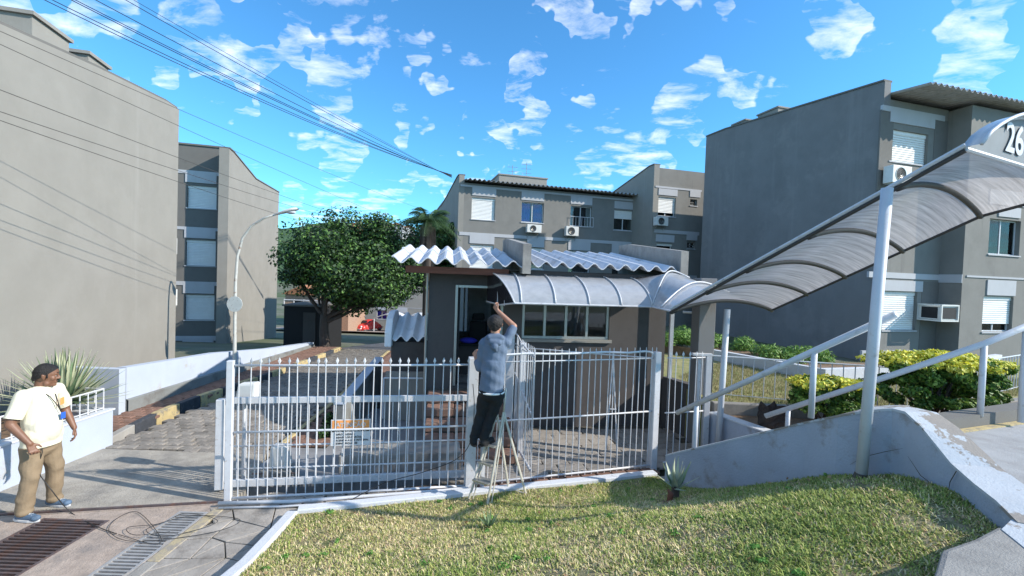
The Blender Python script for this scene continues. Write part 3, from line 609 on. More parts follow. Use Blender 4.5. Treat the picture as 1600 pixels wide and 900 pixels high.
def beetle(px, py, D):
    p = at(px, py, D); e = thing('small_round_car', 'small rounded red car parked in front of the distant beige block', 'car', p, radians(-28))
    # length along y, front towards -y
    prof = [(-2.0, .35), (-1.98, .6), (-1.75, .82), (-1.2, .95), (-.85, 1.0), (-.45, 1.38), (.05, 1.5), (.6, 1.45), (1.2, 1.15), (1.75, .75), (1.98, .5), (2.0, .35)]
    k = []; n = 9
    for y, z in prof:
        w = .72*(1-.25*abs(y/2)**3); row = []
        for i in range(n+1):
            t = i/n; a = pi*t; row.append((-w*cos(a)*(1 if abs(cos(a)) < .8 else 1), y, .3+(z-.3)*sin(a)**.5))
        k.append(row)
    part('body', MB().grid(k), 'redcar', e, True)
    for sx in (-1, 1):
        for sy in (-1.25, 1.25):
            part('fender', MB().ball((sx*.68, sy, .42), .42, (12, 8), (.45, 1, 1)), 'redcar', e, True)
            w_ = part('wheel', MB().tube([(sx*.62, sy, .3), (sx*.84, sy, .3)], .3, 14), 'tyre', e); part('hub', MB().tube([(sx*.841, sy, .3), (sx*.86, sy, .3)], .15, 10), 'chrome', w_)
        part('headlight', MB().ball((sx*.6, -1.72, .72), .13, (8, 6)), 'white', e, True)
        part('side_window', MB().add([(sx*.60, -.6, 1.08), (sx*.60, .7, 1.12), (sx*.50, .5, 1.36), (sx*.50, -.35, 1.34)], [(0, 1, 2, 3)]), 'dark', e)
    part('windscreen', MB().add([(-.5, -.82, 1.08), (.5, -.82, 1.08), (.42, -.52, 1.36), (-.42, -.52, 1.36)], [(0, 1, 2, 3)]), 'dark', e)
    part('bumper', MB().tube([(-.7, -1.9, .42), (0, -2.1, .42), (.7, -1.9, .42)], .06, 6).tube([(-.7, 1.9, .42), (0, 2.1, .42), (.7, 1.9, .42)], .06, 6), 'chrome', e, True)
beetle(575, 517, 57)
def carport():
    a = at(590, 494, 57); c = at(672, 494, 57); w = c.x-a.x; e = thing('carport', 'white arched carport over the blue car in the distance', 'carport', (a.x, 57, gh(0, 57)))
    h = at(600, 493, 57).z-gh(0, 57)
    for i in range(2):
        P = [[(w*i/2+w/2*t, y, h-.3+.55*sin(pi*t)) for t in [j/8 for j in range(9)]] for y in (-1.5, 2.5)]
        part('roof_arch', MB().grid(P, (0, 0, .08)), 'white', e, True)
    pm = MB().tube([(0, 0, 0), (0, 0, h-.2)], .06, 6).mesh('post', M['white'])
    for i in range(3): obj('post', pm, e, (w*i/2, -1.4, 0))
    p = at(632, 512, 58.5); e = thing('parked_car', 'blue car parked under the distant white carport', 'car', (p.x, p.y, gh(0, 58)), radians(8))
    P = [[(x, y, z) for x, z in ((-.8, .3), (-.85, .7), (-.8, .95), (-.62, 1.4 if -.9 < y < 1.3 else .98), (0, 1.46 if -.9 < y < 1.3 else 1.02), (.62, 1.4 if -.9 < y < 1.3 else .98), (.8, .95), (.85, .7), (.8, .3))] for y in (-2.0, -1.4, -.85, .3, 1.35, 2.0)]
    part('body', MB().grid(P), 'bluecar', e, True)
    for sx in (-.78, .78):
        for sy in (-1.3, 1.25): part('wheel', MB().tube([(sx-.1, sy, .3), (sx+.1, sy, .3)], .3, 12), 'tyre', e)
    part('windscreen', MB().add([(-.6, -1.28, 1.0), (.6, -1.28, 1.0), (.55, -.95, 1.36), (-.55, -.95, 1.36)], [(0, 1, 2, 3)]), 'dark', e)
carport()
# ================================================================== PAVEMENTS
def inpoly(x, y, P):
    c = False; j = len(P)-1
    for i in range(len(P)):
        if (P[i][1] > y) != (P[j][1] > y) and x < (P[j][0]-P[i][0])*(y-P[i][1])/(P[j][1]-P[i][1])+P[i][0]: c = not c
        j = i
    return c
def stone_mesh(name, mt, sx, sy, h, jit, seed):
    r = random.Random(seed); mb = MB(); n = 8; k = .86
    base = [(-.5, -.5), (0, -.5), (.5, -.5), (.5, 0), (.5, .5), (0, .5), (-.5, .5), (-.5, 0)]
    b = [((x+r.uniform(-jit, jit))*sx, (y+r.uniform(-jit, jit))*sy) for x, y in base]
    vs = [(x, y, -h) for x, y in b]+[(x, y, -h*.18) for x, y in b]+[(x*k, y*k, r.uniform(-.1, .05)*h) for x, y in b]+[(0, 0, h*.05)]
    fs = [(i, (i+1) % n, n+(i+1) % n, n+i) for i in range(n)]+[(n+i, n+(i+1) % n, 2*n+(i+1) % n, 2*n+i) for i in range(n)]+[(2*n+i, 2*n+(i+1) % n, 3*n) for i in range(n)]
    return mb.add(vs, fs).mesh(name, M[mt])
def pave(parent, name, mt, P, sx, sy, ang=0, gap=.012, h=.05, z=0.0, jit=.05, lim=300, offs=.5, zj=.004, variants=6):
    ms = [stone_mesh(name, mt, sx-gap, sy-gap, h, jit, 31*i+7) for i in range(variants)]
    ca, sa = cos(ang), sin(ang); R = 40; its = []
    us = [(x*ca+y*sa, -x*sa+y*ca) for x, y in P]; u0 = min(u[0] for u in us); u1 = max(u[0] for u in us); v0 = min(u[1] for u in us); v1 = max(u[1] for u in us)
    row = 0; v = v0+sy/2
    while v < v1:
        u = u0+sx*(offs if row % 2 else 0)+sx/2-sx*offs*.5
        while u < u1:
            x = u*ca-v*sa; y = u*sa+v*ca
            if inpoly(x, y, P): its.append((x, y))
            u += sx
        v += sy; row += 1
    its.sort(key=lambda q: q[0]**2+q[1]**2)
    zf = z if callable(z) else (lambda x, y: z)
    rest = MB()
    for i, (x, y) in enumerate(its):
        zz = zf(x, y)+random.uniform(-zj, zj); a = ang+random.uniform(-.02, .02)+(pi if random.random() < .5 else 0)
        if i < lim: obj(name, random.choice(ms), parent, (x, y, zz), (0, 0, a))
        else:
            me = random.choice(ms); c_, s_ = cos(a), sin(a)
            rest.add([(v.co.x*c_-v.co.y*s_+x, v.co.x*s_+v.co.y*c_+y, v.co.z+zz) for v in me.vertices], [tuple(p.vertices) for p in me.polygons])
    if rest.v: part(name+'_field', rest, mt, parent, kind='stuff')
def crazy(parent, name, mt, P, s, z=0.0, gap=.012, h=.03, seed=3, lim=300):
    r = random.Random(seed); xs = [p[0] for p in P]; ys = [p[1] for p in P]; nx = int((max(xs)-min(xs))/s)+3; ny = int((max(ys)-min(ys))/s)+3
    V = {(i, j): (min(xs)-s+i*s+r.uniform(-.3, .3)*s+(j % 2)*.5*s, min(ys)-s+j*s+r.uniform(-.28, .28)*s) for i in range(nx) for j in range(ny)}
    for i in range(nx-1):
        for j in range(ny-1):
            q = [V[i, j], V[i+1, j], V[i+1, j+1], V[i, j+1]]; cx_ = sum(a[0] for a in q)/4; cy_ = sum(a[1] for a in q)/4
            if not inpoly(cx_, cy_, P): continue
            tl = [q] if r.random() < .6 else [[q[0], q[1], q[2]], [q[0], q[2], q[3]]]
            for t in tl:
                c0 = sum(a[0] for a in t)/len(t); c1 = sum(a[1] for a in t)/len(t)
                pt = []
                for a in t: l = sqrt((a[0]-c0)**2+(a[1]-c1)**2); k = max(.5, 1-gap/l*1.4); pt.append((c0+(a[0]-c0)*k, c1+(a[1]-c1)*k))
                zt = z+r.uniform(-.004, .004); part(name, MB().prism(pt, z-h, zt), mt, parent, bevel=.004)
LANE = [(-6.38, 6.95), (-3.80, 6.95), (-3.9, 9.8), (-4.35, 13.7), (-4.55, 16.8), (-6.2, 16.8), (-6.25, 13.7)]
st = struct('cobbled_road', MB().prism(LANE, -.25, -.035), 'joint'); pave(st, 'cobble', 'cobble', LANE, .225, .16, .06, .010, .06, 0, .085, zj=.006)
far_lane = MB().grid([[(x, y, gh(x, y)+.23) for x in (-9.5 if y > 30 else -6.5, -5, -3.0, 0 if y > 30 else -2.6)] for y in (16.8, 17.5, 20, 24, 30, 38, 47, 60)])
struct('far_road', far_lane, mat('bluish_asphalt', (.10, .10, .105), .85, .2, 1.5, .4, 30))
struct('far_yard', MB().grid([[(x, y, gh(x, y)+.26) for x in (-30, -14, 10)] for y in (50, 56, 61.5)]), 'pinkc')
# concrete apron just inside the gate line, with cracks
APR = [(-6.3, 5.02), (-3.45, 5.45), (-3.38, 5.75), (-3.75, 6.93), (-6.36, 6.93)]
struct('concrete_apron', MB().prism(APR, -.25, 0), mat('worn_concrete_apron', (.34, .31, .265), .9, .2, 4, .9, 40, stain=(.19, .18, .165), stain_at=(.48, .66), sscale=1.6))
# outer driveway with two drain pits
def rect_around(x0, x1, y0, y1, holes):
    xs = sorted({x0, x1, *[h[0] for h in holes], *[h[1] for h in holes]}); out = []
    for a, b in zip(xs[:-1], xs[1:]):
        y = y0
        for h in sorted([h for h in holes if h[0] <= a and h[1] >= b], key=lambda h: h[2]):
            if h[2] > y: out.append((a, b, y, h[2]))
            y = h[3]
        if y < y1: out.append((a, b, y, y1))
    return out
G1 = (-5.18, -4.44, 2.6, 4.98); G2 = (-3.83, -3.49, 2.6, 5.22)
dr = MB()
for a, b, c, d in rect_around(-7.5, -3.46, 1.0, 6.0, [G1, G2]):
    f = lambda x: 4.99+(x+5.66)*.21 if True else 0
    if d == 6.0: dr.prism([(a, c), (b, c), (b, max(c, f(b))), (a, max(c, f(a)))], -.25, -.002)
    else: dr.box(a, b, c, d, -.25, -.002)
struct('driveway', dr, 'pinkc')
for (x0, x1, y0, y1), mt, lb, th in ((G1, 'steel', 'rusty wide steel drain grate in the driveway, the left one', .052), (G2, 'steelw', 'narrow pale steel drain grate beside the slate paving', .05)):
    e = thing('drain_grate', lb, 'drain grate', (x0, y0, 0), 0, 'drain grates across the driveway'); w = x1-x0; l = y1-y0
    part('frame', MB().box(0, .03, 0, l, -.06, .004).box(w-.03, w, 0, l, -.06, .004).box(.03, w-.03, 0, .03, -.06, .004).box(.03, w-.03, l-.03, l, -.06, .004), mt, e)
    n = int((l-.06)/th); bm_ = MB().box(.03, w-.03, -.011, .011, -.04, .002).mesh('bar', M[mt])
    for i in range(n): obj('bar', bm_, e, (0, .03+(i+.5)*(l-.06)/n, 0))
    struct('drain_pit', MB().box(x0, x1, y0, y1, -.249, -.19), 'black')  # black floor paints in the darkness of the pit
# gate track
tr = thing('gate_track', 'thin steel gate track line crossing the driveway in front of the man', 'track', (-5.85, 4.98, 0), atan2(.46, 2.3))
part('rail', MB().box(-1.2, 2.42, -.012, .012, -.02, .022), 'steel', tr); part('channel', MB().box(-1.2, 2.42, -.045, -.025, -.02, .004).box(-1.2, 2.42, .022, .045, -.02, .006), 'pinkc', tr)
SL = [(-3.34, 1.8), (-2.46, 1.8), (-2.46, 4.1), (-2.52, 5.25), (-3.34, 5.3)]
st = struct('slate_pavement', MB().prism([(-3.45, 1.0), (-2.35, 1.0), (-2.4, 5.3), (-2.3, 5.9), (-3.45, 5.45)], -.25, -.012), 'joint')
crazy(st, 'paving_slab', 'slate', [(-3.52, 1.6), (-2.1, 1.6), (-2.1, 5.75), (-3.0, 5.62), (-3.52, 5.48)], .34, .004, gap=.008, seed=5)
EDG = mat('pale_tan_kerb_paint', (.42, .35, .22), .85, .1, 8, .4, 60, stain=(.28, .25, .21), stain_at=(.45, .6), sscale=7)
for i in range(7): part('edging', MB().box(-3.47, -3.35, 1.8+i*.5, 2.29+i*.5, -.2, .012), EDG if i >= 5 else 'conc', st, bevel=.008)
# brick sidewalk on the left with yellow and black kerb
SW = [(-7.32, 7.15), (-6.52, 7.15), (-6.74, 9), (-6.52, 11.5), (-6.38, 13.7), (-6.3, 16.6), (-7.3, 16.6)]
st = struct('brick_sidewalk', MB().prism(SW, -.25, .055), 'joint'); pave(st, 'brick', 'brick', SW, .235, .125, .0, .010, .05, .075, .02)
KP = [(-6.3, 7.0), (-6.44, 7.6), (-6.62, 8.6), (-6.62, 9.6), (-6.5, 10.6), (-6.42, 11.5), (-6.34, 12.5), (-6.27, 13.7), (-6.22, 15.2), (-6.2, 16.8)]
kb = struct('kerb', MB().box(-6.4, -6.3, 6.9, 7.0, -.2, -.1), 'conc')
def along(P, s):
    for a, b in zip(P[:-1], P[1:]):
        l = sqrt((b[0]-a[0])**2+(b[1]-a[1])**2)
        if s <= l: t = s/l; return (a[0]+(b[0]-a[0])*t, a[1]+(b[1]-a[1])*t)
        s -= l
    return P[-1]
s_ = 0; k = 0
for L_ in (.75, .62, .66, .6, .64, .6, .62, .58, .64, .6, .66, .62, .6, .64, .6):
    a = along(KP, s_+.01); b = along(KP, s_+L_-.01); d = Vector((b[0]-a[0], b[1]-a[1])).normalized(); n = Vector((-d.y, d.x))*.13
    part('kerb_stone', MB().prism([(a[0], a[1]), (b[0], b[1]), (b[0]+n.x, b[1]+n.y), (a[0]+n.x, a[1]+n.y)], -.2, .115), 'conc' if k == 0 else ('yellow' if k % 2 == 0 else 'kblack'), kb, bevel=.015); s_ += L_; k += 1
RK = [(-3.72, 7.1), (-3.86, 9.8), (-4.3, 13.7), (-4.5, 16.5)]; s_ = 0
for i in range(14):
    a = along(RK, s_+.01); b = along(RK, s_+.65); d = Vector((b[0]-a[0], b[1]-a[1])).normalized(); n = Vector((d.y, -d.x))*.09
    part('kerb_stone', MB().prism([(a[0], a[1]), (a[0]+n.x, a[1]+n.y), (b[0]+n.x, b[1]+n.y), (b[0], b[1])], -.2, .05), 'yellow', kb, bevel=.01); s_ += .67
RS = [(-3.62, 7.3), (-2.95, 7.3), (-2.95, 10), (-3.2, 16.5), (-4.35, 16.5), (-4.15, 13.7), (-3.74, 9.8)]
st = struct('brick_sidewalk', MB().prism(RS, -.25, .01), 'joint'); pave(st, 'brick', 'brick', RS, .25, .13, .05, .010, .04, .03, .02, lim=200)
# floor inside the fence
FD = Vector((.959, .282)); 
def fl(x): return 5.46+(x+3.39)*(.26)      # fence line
INN = [(-3.7, 5.85), (-.9, 6.45), (-.9, 8.6), (-1.4, 9.5), (-3.0, 9.5), (-2.95, 7.25), (-3.6, 7.25)]
struct('concrete_floor', MB().prism(INN, -.25, -.006), mat('smooth_blue_gray_floor', (.27, .27, .275), .55, .1, 3, .2, 50, stain=(.18, .175, .17), stain_at=(.5, .7), sscale=1))
BR = [(-.9, 6.18), (2.4, 6.98), (3.4, 7.25), (3.5, 9.2), (-.9, 8.6)]
st = struct('brick_floor', MB().prism(BR, -.25, -.02), 'joint'); pave(st, 'floor_tile', 'slate', [(-.9, 6.2), (2.3, 6.95), (3.3, 7.2), (3.3, 8.95), (-.9, 8.4)], .42, .26, .14, .012, .03, 0.0, .05)
ST = [(-2.5, 5.25), (2.3, 6.62), (2.42, 6.98), (-3.4, 5.5), (-3.4, 5.35)]
st = struct('tile_strip', MB().prism(ST, -.25, .0), 'joint')
for i in range(22):
    t = i/22; a = Vector((-3.0, 5.42)).lerp(Vector((2.32, 6.80)), t+.003); b = Vector((-3.0, 5.42)).lerp(Vector((2.32, 6.80)), t+.043); n = Vector((-FD.y, FD.x))*.10
    part('tile', MB().prism([(a-n)[:], (b-n)[:], (b+n)[:], (a+n)[:]], -.02, .022+random.uniform(-.004, .004)), 'brick' if i > 6 else 'slate', st, bevel=.004)
# ------------------------------------------------------------------ lawn
def ss(t): t = min(1, max(0, t)); return t*t*(3-2*t)
def lz(x, y):
    d = (x-2.25)*.282-(y-6.58)*.959; A = .35+.95*min(1, max(0, (x+2.4)/5.6)); return .06+A*ss(d/3.5)+.012*sin(3*x+1)*sin(2.3*y)
LP = [(-2.40, .3), (-2.34, 4.15), (-2.40, 5.15), (2.18, 6.50), (2.24, 6.25), (3.36, 4.5), (3.66, 4.12), (3.70, 3.82), (3.62, 3.45), (3.36, 2.92), (2.9, 2.72), (2.55, 2.6), (2.2, 2.25), (1.95, 1.5), (1.9, .3)]
def lawn():
    n = 80; mb = MB(); xs = [-2.46+i*6.1/n for i in range(n+1)]; ys = [.25+i*6.35/n for i in range(n+1)]; ix = {}
    for j in range(n):
        for i in range(n):
            cxm = (xs[i]+xs[i+1])/2; cym = (ys[j]+ys[j+1])/2
            if any(inpoly(cxm+a, cym+b, LP) for a in (-.06, 0, .06) for b in (-.06, 0, .06)):
                f = []
                for a, b in ((i, j), (i+1, j), (i+1, j+1), (i, j+1)):
                    if (a, b) not in ix: ix[a, b] = len(mb.v); mb.v.append((xs[a], ys[b], lz(xs[a], ys[b])-.02))
                    f.append(ix[a, b])
                mb.f.append(tuple(f))
    struct('lawn', mb, 'earth', smooth=True)
    N_ = 230000; r = RNG; P = r.random((N_*2, 2))*np.array([6.0, 5.3])+np.array([-2.42, 1.3]); keep = np.zeros(len(P), bool)
    c = np.zeros(len(P), bool); j = len(LP)-1
    for i in range(len(LP)):
        yi, yj, xi, xj = LP[i][1], LP[j][1], LP[i][0], LP[j][0]
        if yi != yj:
            cond = ((yi > P[:, 1]) != (yj > P[:, 1])) & (P[:, 0] < (xj-xi)*(P[:, 1]-yi)/(yj-yi)+xi); c ^= cond
        j = i
    P = P[c][:N_]; n = len(P); x, y = P[:, 0], P[:, 1]
    bare = np.sin(x*5.1+1.3*np.sin(y*3.7))*np.sin(y*4.3+np.sin(x*2.9))+.5*np.sin(x*13+y*9)*np.sin(y*15-x*7)
    keep = r.random(n) > np.clip(.10+.75*(bare-.1), 0, .93); P = P[keep]; bare = bare[keep]; n = len(P); x, y = P[:, 0], P[:, 1]
    d = (x-2.25)*.282-(y-6.58)*.959; t = np.clip(d/3.5, 0, 1); z = .06+(.35+.95*np.clip((x+2.4)/5.6, 0, 1))*t*t*(3-2*t)+.012*np.sin(3*x+1)*np.sin(2.3*y)-.02
    h = r.uniform(.016, .042, n)*(1+.5*(r.random(n) < .06)*(bare < 0)+.35*np.clip(-bare, 0, 1)); a = r.uniform(0, 2*pi, n); tilt = r.uniform(.45, 1.45, n); w = r.uniform(.0022, .0048, n)
    dx = np.cos(a)*np.sin(tilt)*h; dy = np.sin(a)*np.sin(tilt)*h; dz = np.cos(tilt)*h; px_, py_ = -np.sin(a)*w, np.cos(a)*w
    b0 = np.stack([x-px_, y-py_, z], 1); b1 = np.stack([x+px_, y+py_, z], 1); m0 = np.stack([x+px_*.8+dx*.55, y+py_*.8+dy*.55, z+dz*.75], 1); m1 = np.stack([x-px_*.8+dx*.55, y-py_*.8+dy*.55, z+dz*.75], 1); tp = np.stack([x+dx*1.15, y+dy*1.15, z+dz*.95], 1)
    V = np.stack([b0, b1, m0, m1, tp], 1).reshape(-1, 3); me = bpy.data.meshes.new('grass'); me.vertices.add(5*n); me.vertices.foreach_set('co', V.astype(np.float32).ravel())
    o = np.arange(n)*5; L = np.stack([o, o+1, o+2, o+3, o+3, o+2, o+4], 1).astype(np.int32).ravel(); me.loops.add(7*n); me.loops.foreach_set('vertex_index', L); me.polygons.add(2*n)
    ls = np.stack([np.arange(n)*7, np.arange(n)*7+4], 1).astype(np.int32).ravel(); me.polygons.foreach_set('loop_start', ls); me.update(calc_edges=True)
    cols = np.array([(.22, .30, .06), (.32, .40, .09), (.62, .55, .22), (.80, .68, .40), (.14, .22, .05), (.46, .49, .15), (.58, .42, .26)]); pr = np.clip(.5+.35*np.sin(x*2.3+np.sin(y*3))*np.sin(y*2.1+1)+.25*bare, 0, 1)
    pr = np.clip(pr-.12*(x-1)+.05, .1, 1); u = r.random(n); ci = np.where(u < pr*.9, r.choice([2, 3, 6, 3, 5], n), r.choice([0, 1, 4, 5, 1], n)); col = cols[ci]*(.75+.5*r.random(n))[:, None]
    ca = me.color_attributes.new('tint', 'FLOAT_COLOR', 'POINT'); ca.data.foreach_set('color', np.repeat(np.concatenate([col, np.ones((n, 1))], 1), 5, 0).astype(np.float32).ravel()); me.materials.append(M['grass'])
    g = obj('grass', me); g['kind'] = 'stuff'; g['label'] = 'patchy green and dry yellow grass on the foreground lawn'; g['category'] = 'grass'
lawn()
def weeds():
    r = random.Random(9); cl = []
    while len(cl) < 70:
        x = r.uniform(-2.2, 3.3); y = r.uniform(1.8, 6.2)
        if inpoly(x, y, LP): cl.append(((x, y, lz(x, y)+.006), (r.uniform(.02, .06), r.uniform(.02, .06), .012)))
    o = obj('lawn_weeds', leaf_mesh('lawn_weeds', cl, 3200, .013, [(.12, .30, .05), (.20, .38, .08), (.10, .22, .04)], mt='grass', asp=.6)); o['kind'] = 'stuff'; o['label'] = 'small broad leaved weeds scattered in the foreground lawn'; o['category'] = 'weeds'
    dl = []
    while len(dl) < 160:
        x = r.uniform(-2.2, 3.3); y = r.uniform(1.8, 6.2)
        if inpoly(x, y, LP): dl.append(((x, y, lz(x, y)+.012), (.01, .01, .004)))
    o = obj('dry_leaves', leaf_mesh('dry_leaves', dl, 240, .018, [(.42, .26, .14), (.55, .40, .22), (.30, .18, .10)], mt='grass', asp=.5)); o['kind'] = 'stuff'; o['label'] = 'dry brown leaf litter scattered over the foreground lawn'; o['category'] = 'leaves'
weeds()
ke = MB()
def strip(P, w, h0, zf, side=1):
    mb = MB(); rows = []
    for i, p in enumerate(P):
        a = Vector(P[max(0, i-1)]); b = Vector(P[min(len(P)-1, i+1)]); d = (b-a).normalized(); n = Vector((-d.y, d.x))*w*side
        z = zf(*p); rows.append([(p[0], p[1], z-h0), (p[0], p[1], z), (p[0]+n.x, p[1]+n.y, z), (p[0]+n.x, p[1]+n.y, z-h0)])
    return mb.grid(rows)
kp = [(-2.36, 1.0), (-2.36, 2.5), (-2.35, 4.15), (-2.42, 5.18)]; KL = strip(kp, .12, .3, lambda x, y: lz(-2.3, y)+.02)
kq = [(-2.42+i*(4.66)/10, 5.18+i*(1.36)/10) for i in range(11)]; KR = strip(kq, .13, .3, lambda x, y: .085)
struct('lawn_kerb', KL, 'kwhite', bevel=.012); struct('lawn_kerb', KR, 'kwhite', bevel=.012)
# ------------------------------------------------------------------ right landing, stairs and walls
ZL = 1.44
LD = [(3.42, 4.4), (4.3, 4.62), (5.8, 5.12), (14, 8.0), (14, -1), (1.95, -1), (2.0, 1.6), (2.15, 2.15), (2.45, 2.42), (2.8, 2.55), (3.2, 2.72), (3.45, 2.95), (3.7, 3.6), (3.62, 4.1)]
struct('landing_pavement', MB().prism(LD, .2, ZL), 'concp')
struct('rounded_concrete_edge', MB().prism([(1.85, .5), (1.93, 1.55), (2.14, 2.2), (2.48, 2.50), (2.78, 2.62), (3.1, 2.78), (3.32, 2.70), (2.95, 2.25), (2.6, 2.0), (2.4, 1.5), (2.35, .5)], .4, ZL+.012), 'conc', bevel=.03)
struct('white_paint_patch', MB().prism([(3.06, 2.72), (3.35, 2.9), (3.7, 2.75), (3.45, 2.35), (3.1, 2.3), (2.95, 2.45)], ZL+.004, ZL+.017), 'ramptop')
def steps():
    e = struct('garden_stairs', MB().prism([(2.3, 6.6), (3.35, 7.0), (3.5, 6.4), (2.5, 6.1)], -.2, .01), 'conc')
    A0, A1 = Vector((2.42, 6.25)), Vector((3.42, 6.75)); B0, B1 = Vector((3.45, 4.5)), Vector((4.42, 4.95)); n = 9
    for i in range(n):
        t0 = i/n; t1 = (i+1)/n; p = [A0.lerp(B0, t0), A1.lerp(B1, t0), A1.lerp(B1, t1), A0.lerp(B0, t1)]; part('step', MB().prism([q[:] for q in p], -.2, .02+(i+1)*(ZL-.03)/n), 'conc', e)
steps()
def ramp_wall():
    e = thing('stair_wall', 'cracked blue gray wall curving up beside the lawn to the tall white post', 'wall', (2.15, 6.3, 0))
    pp = [(1040, 712, 6.3), (1180, 679, 5.3), (1260, 660, 4.78), (1310, 650, 4.45), (1358, 642, 4.25), (1395, 640, 4.14), (1415, 645, 4.02), (1440, 668, 3.85), (1487, 726, 3.55), (1522, 757, 3.25), (1558, 785, 2.99), (1592, 819, 2.80)]
    th = [.16, .18, .19, .2, .22, .25, .28, .30, .32, .32, .32, .3]; rows = []; cp = []; o = Vector((2.15, 6.3, 0)); W_ = [at(*p) for p in pp]
    for i, w in enumerate(W_):
        a = W_[max(0, i-1)]; b = W_[min(len(W_)-1, i+1)]; d = Vector((b.x-a.x, b.y-a.y)).normalized(); n = Vector((-d.y, d.x))
        if n.x < 0: n = -n
        q = Vector((w.x+n.x*th[i], w.y+n.y*th[i], w.z)); bz = -.2
        rows.append([Vector((w.x, w.y, bz))-o, w-o, q-o, Vector((q.x, q.y, bz))-o]); u = Vector((0, 0, .012)); nn = Vector((n.x, n.y, 0))*.006
        cp.append([w-o-nn-u, w-o-nn+u, q-o+nn+u, q-o+nn-u])
    mb = MB().grid(rows); k = len(rows); mb.f += [(0, 1, 2, 3), (4*k-1, 4*k-2, 4*k-3, 4*k-4)]
    part('wall_body', mb, 'rampw', e); m2 = MB().grid(cp); m2.f += [(0, 1, 2, 3), (4*k-1, 4*k-2, 4*k-3, 4*k-4)]; part('painted_top', m2, 'ramptop', e)
    # cracks: thin dark grooves with plaster chips
    for cr in ([(1330, 725, 4.30), (1352, 713, 4.24), (1385, 705, 4.1), (1412, 700, 3.98)], [(1420, 712, 3.93), (1440, 742, 3.80), (1470, 765, 3.62)], [(1482, 775, 3.54), (1486, 752, 3.53), (1496, 735, 3.46)]):
        P = [at(*c)-o+Vector((-.02, -.012, 0)) for c in cr]; part('crack', MB().tube(P, [.001, .004, .0035, .001][:len(P)], 4), 'joint', e)
ramp_wall()
def far_walls():
    e = thing('stair_wall', 'low straight stair wall with a white top beside the charred stump', 'wall', (3.4, 7.2, 0)); P = [(3.28, 7.25, .80), (3.62, 6.1, .86), (4.0, 5.3, 1.2), (4.22, 4.85, 1.6)]
    b = MB(); c = MB()
    rows = []; cc = []
    for x, y, z in P: rows.append([(x-3.4, y-7.2, -.2), (x-3.4, y-7.2, z), (x-3.25, y-7.14, z), (x-3.25, y-7.14, -.2)]); cc.append([(x-3.41, y-7.2, z+.001), (x-3.41, y-7.2, z+.02), (x-3.24, y-7.14, z+.02), (x-3.24, y-7.14, z+.001)])
    k = len(P)
    for rr, mt, nm in ((rows, 'rampw', 'wall_body'), (cc, 'kwhite', 'painted_top')):
        mb = MB().grid(rr); mb.f += [(0, 1, 2, 3), (4*k-1, 4*k-2, 4*k-3, 4*k-4)]; part(nm, mb, mt, e)
    e = thing('landing_wall', 'low gray parapet along the far edge of the landing, its shade painted in', 'wall', (4.2, 4.5, 0)); d = Vector((1.6, .58)).normalized(); ang = atan2(d.y, d.x); e.rotation_euler = (0, 0, ang)
    part('wall_body', MB().hexa([(0, .02, 1), (9, .02, 1), (9, .2, 1), (0, .2, 1), (0, .02, 1.56), (9, .02, 1.68), (9, .2, 1.68), (0, .2, 1.56)]), 'facdk', e)  # darker gray puts the parapet's shade into its colour
    part('yellow_line', MB().box(.2, 9, -.06, .015, ZL+.001, ZL+.012), 'yellow', e)
far_walls()
struct('flower_bed_soil', MB().prism([(3.5, 7.35), (3.8, 6.1), (4.3, 4.9), (5.9, 5.35), (14, 8.2), (14, 9.5), (6.5, 7.6)], .2, .74), 'soil')
struct('terrace_edge', MB().prism([(3.42, 7.42), (6.4, 7.22), (14, 9.9), (14, 10.1), (6.4, 7.36), (3.42, 7.55)], .2, .93), 'conc', bevel=.02)
TG = mat('dry_terrace_grass', (.30, .27, .12), .95, .25, 9, .9, 50, ramp2=((.20, .22, .07), 3, .45, .6))
struct('grass_terrace', MB().prism([(3.42, 7.56), (6.4, 7.37), (14, 10.1), (16, 14), (9, 10.3), (6.75, 9.6), (5.45, 11.7), (4.0, 13.4), (3.0, 13.4), (3.3, 9.3)], .0, .91), TG)
struct('lower_yard', MB().prism([(3.2, 13.4), (6.0, 11.5), (7.0, 10.4), (16, 14.0), (40, 20), (40, 40), (4, 40)], -.2, .35), 'ground')
TGZ = .91
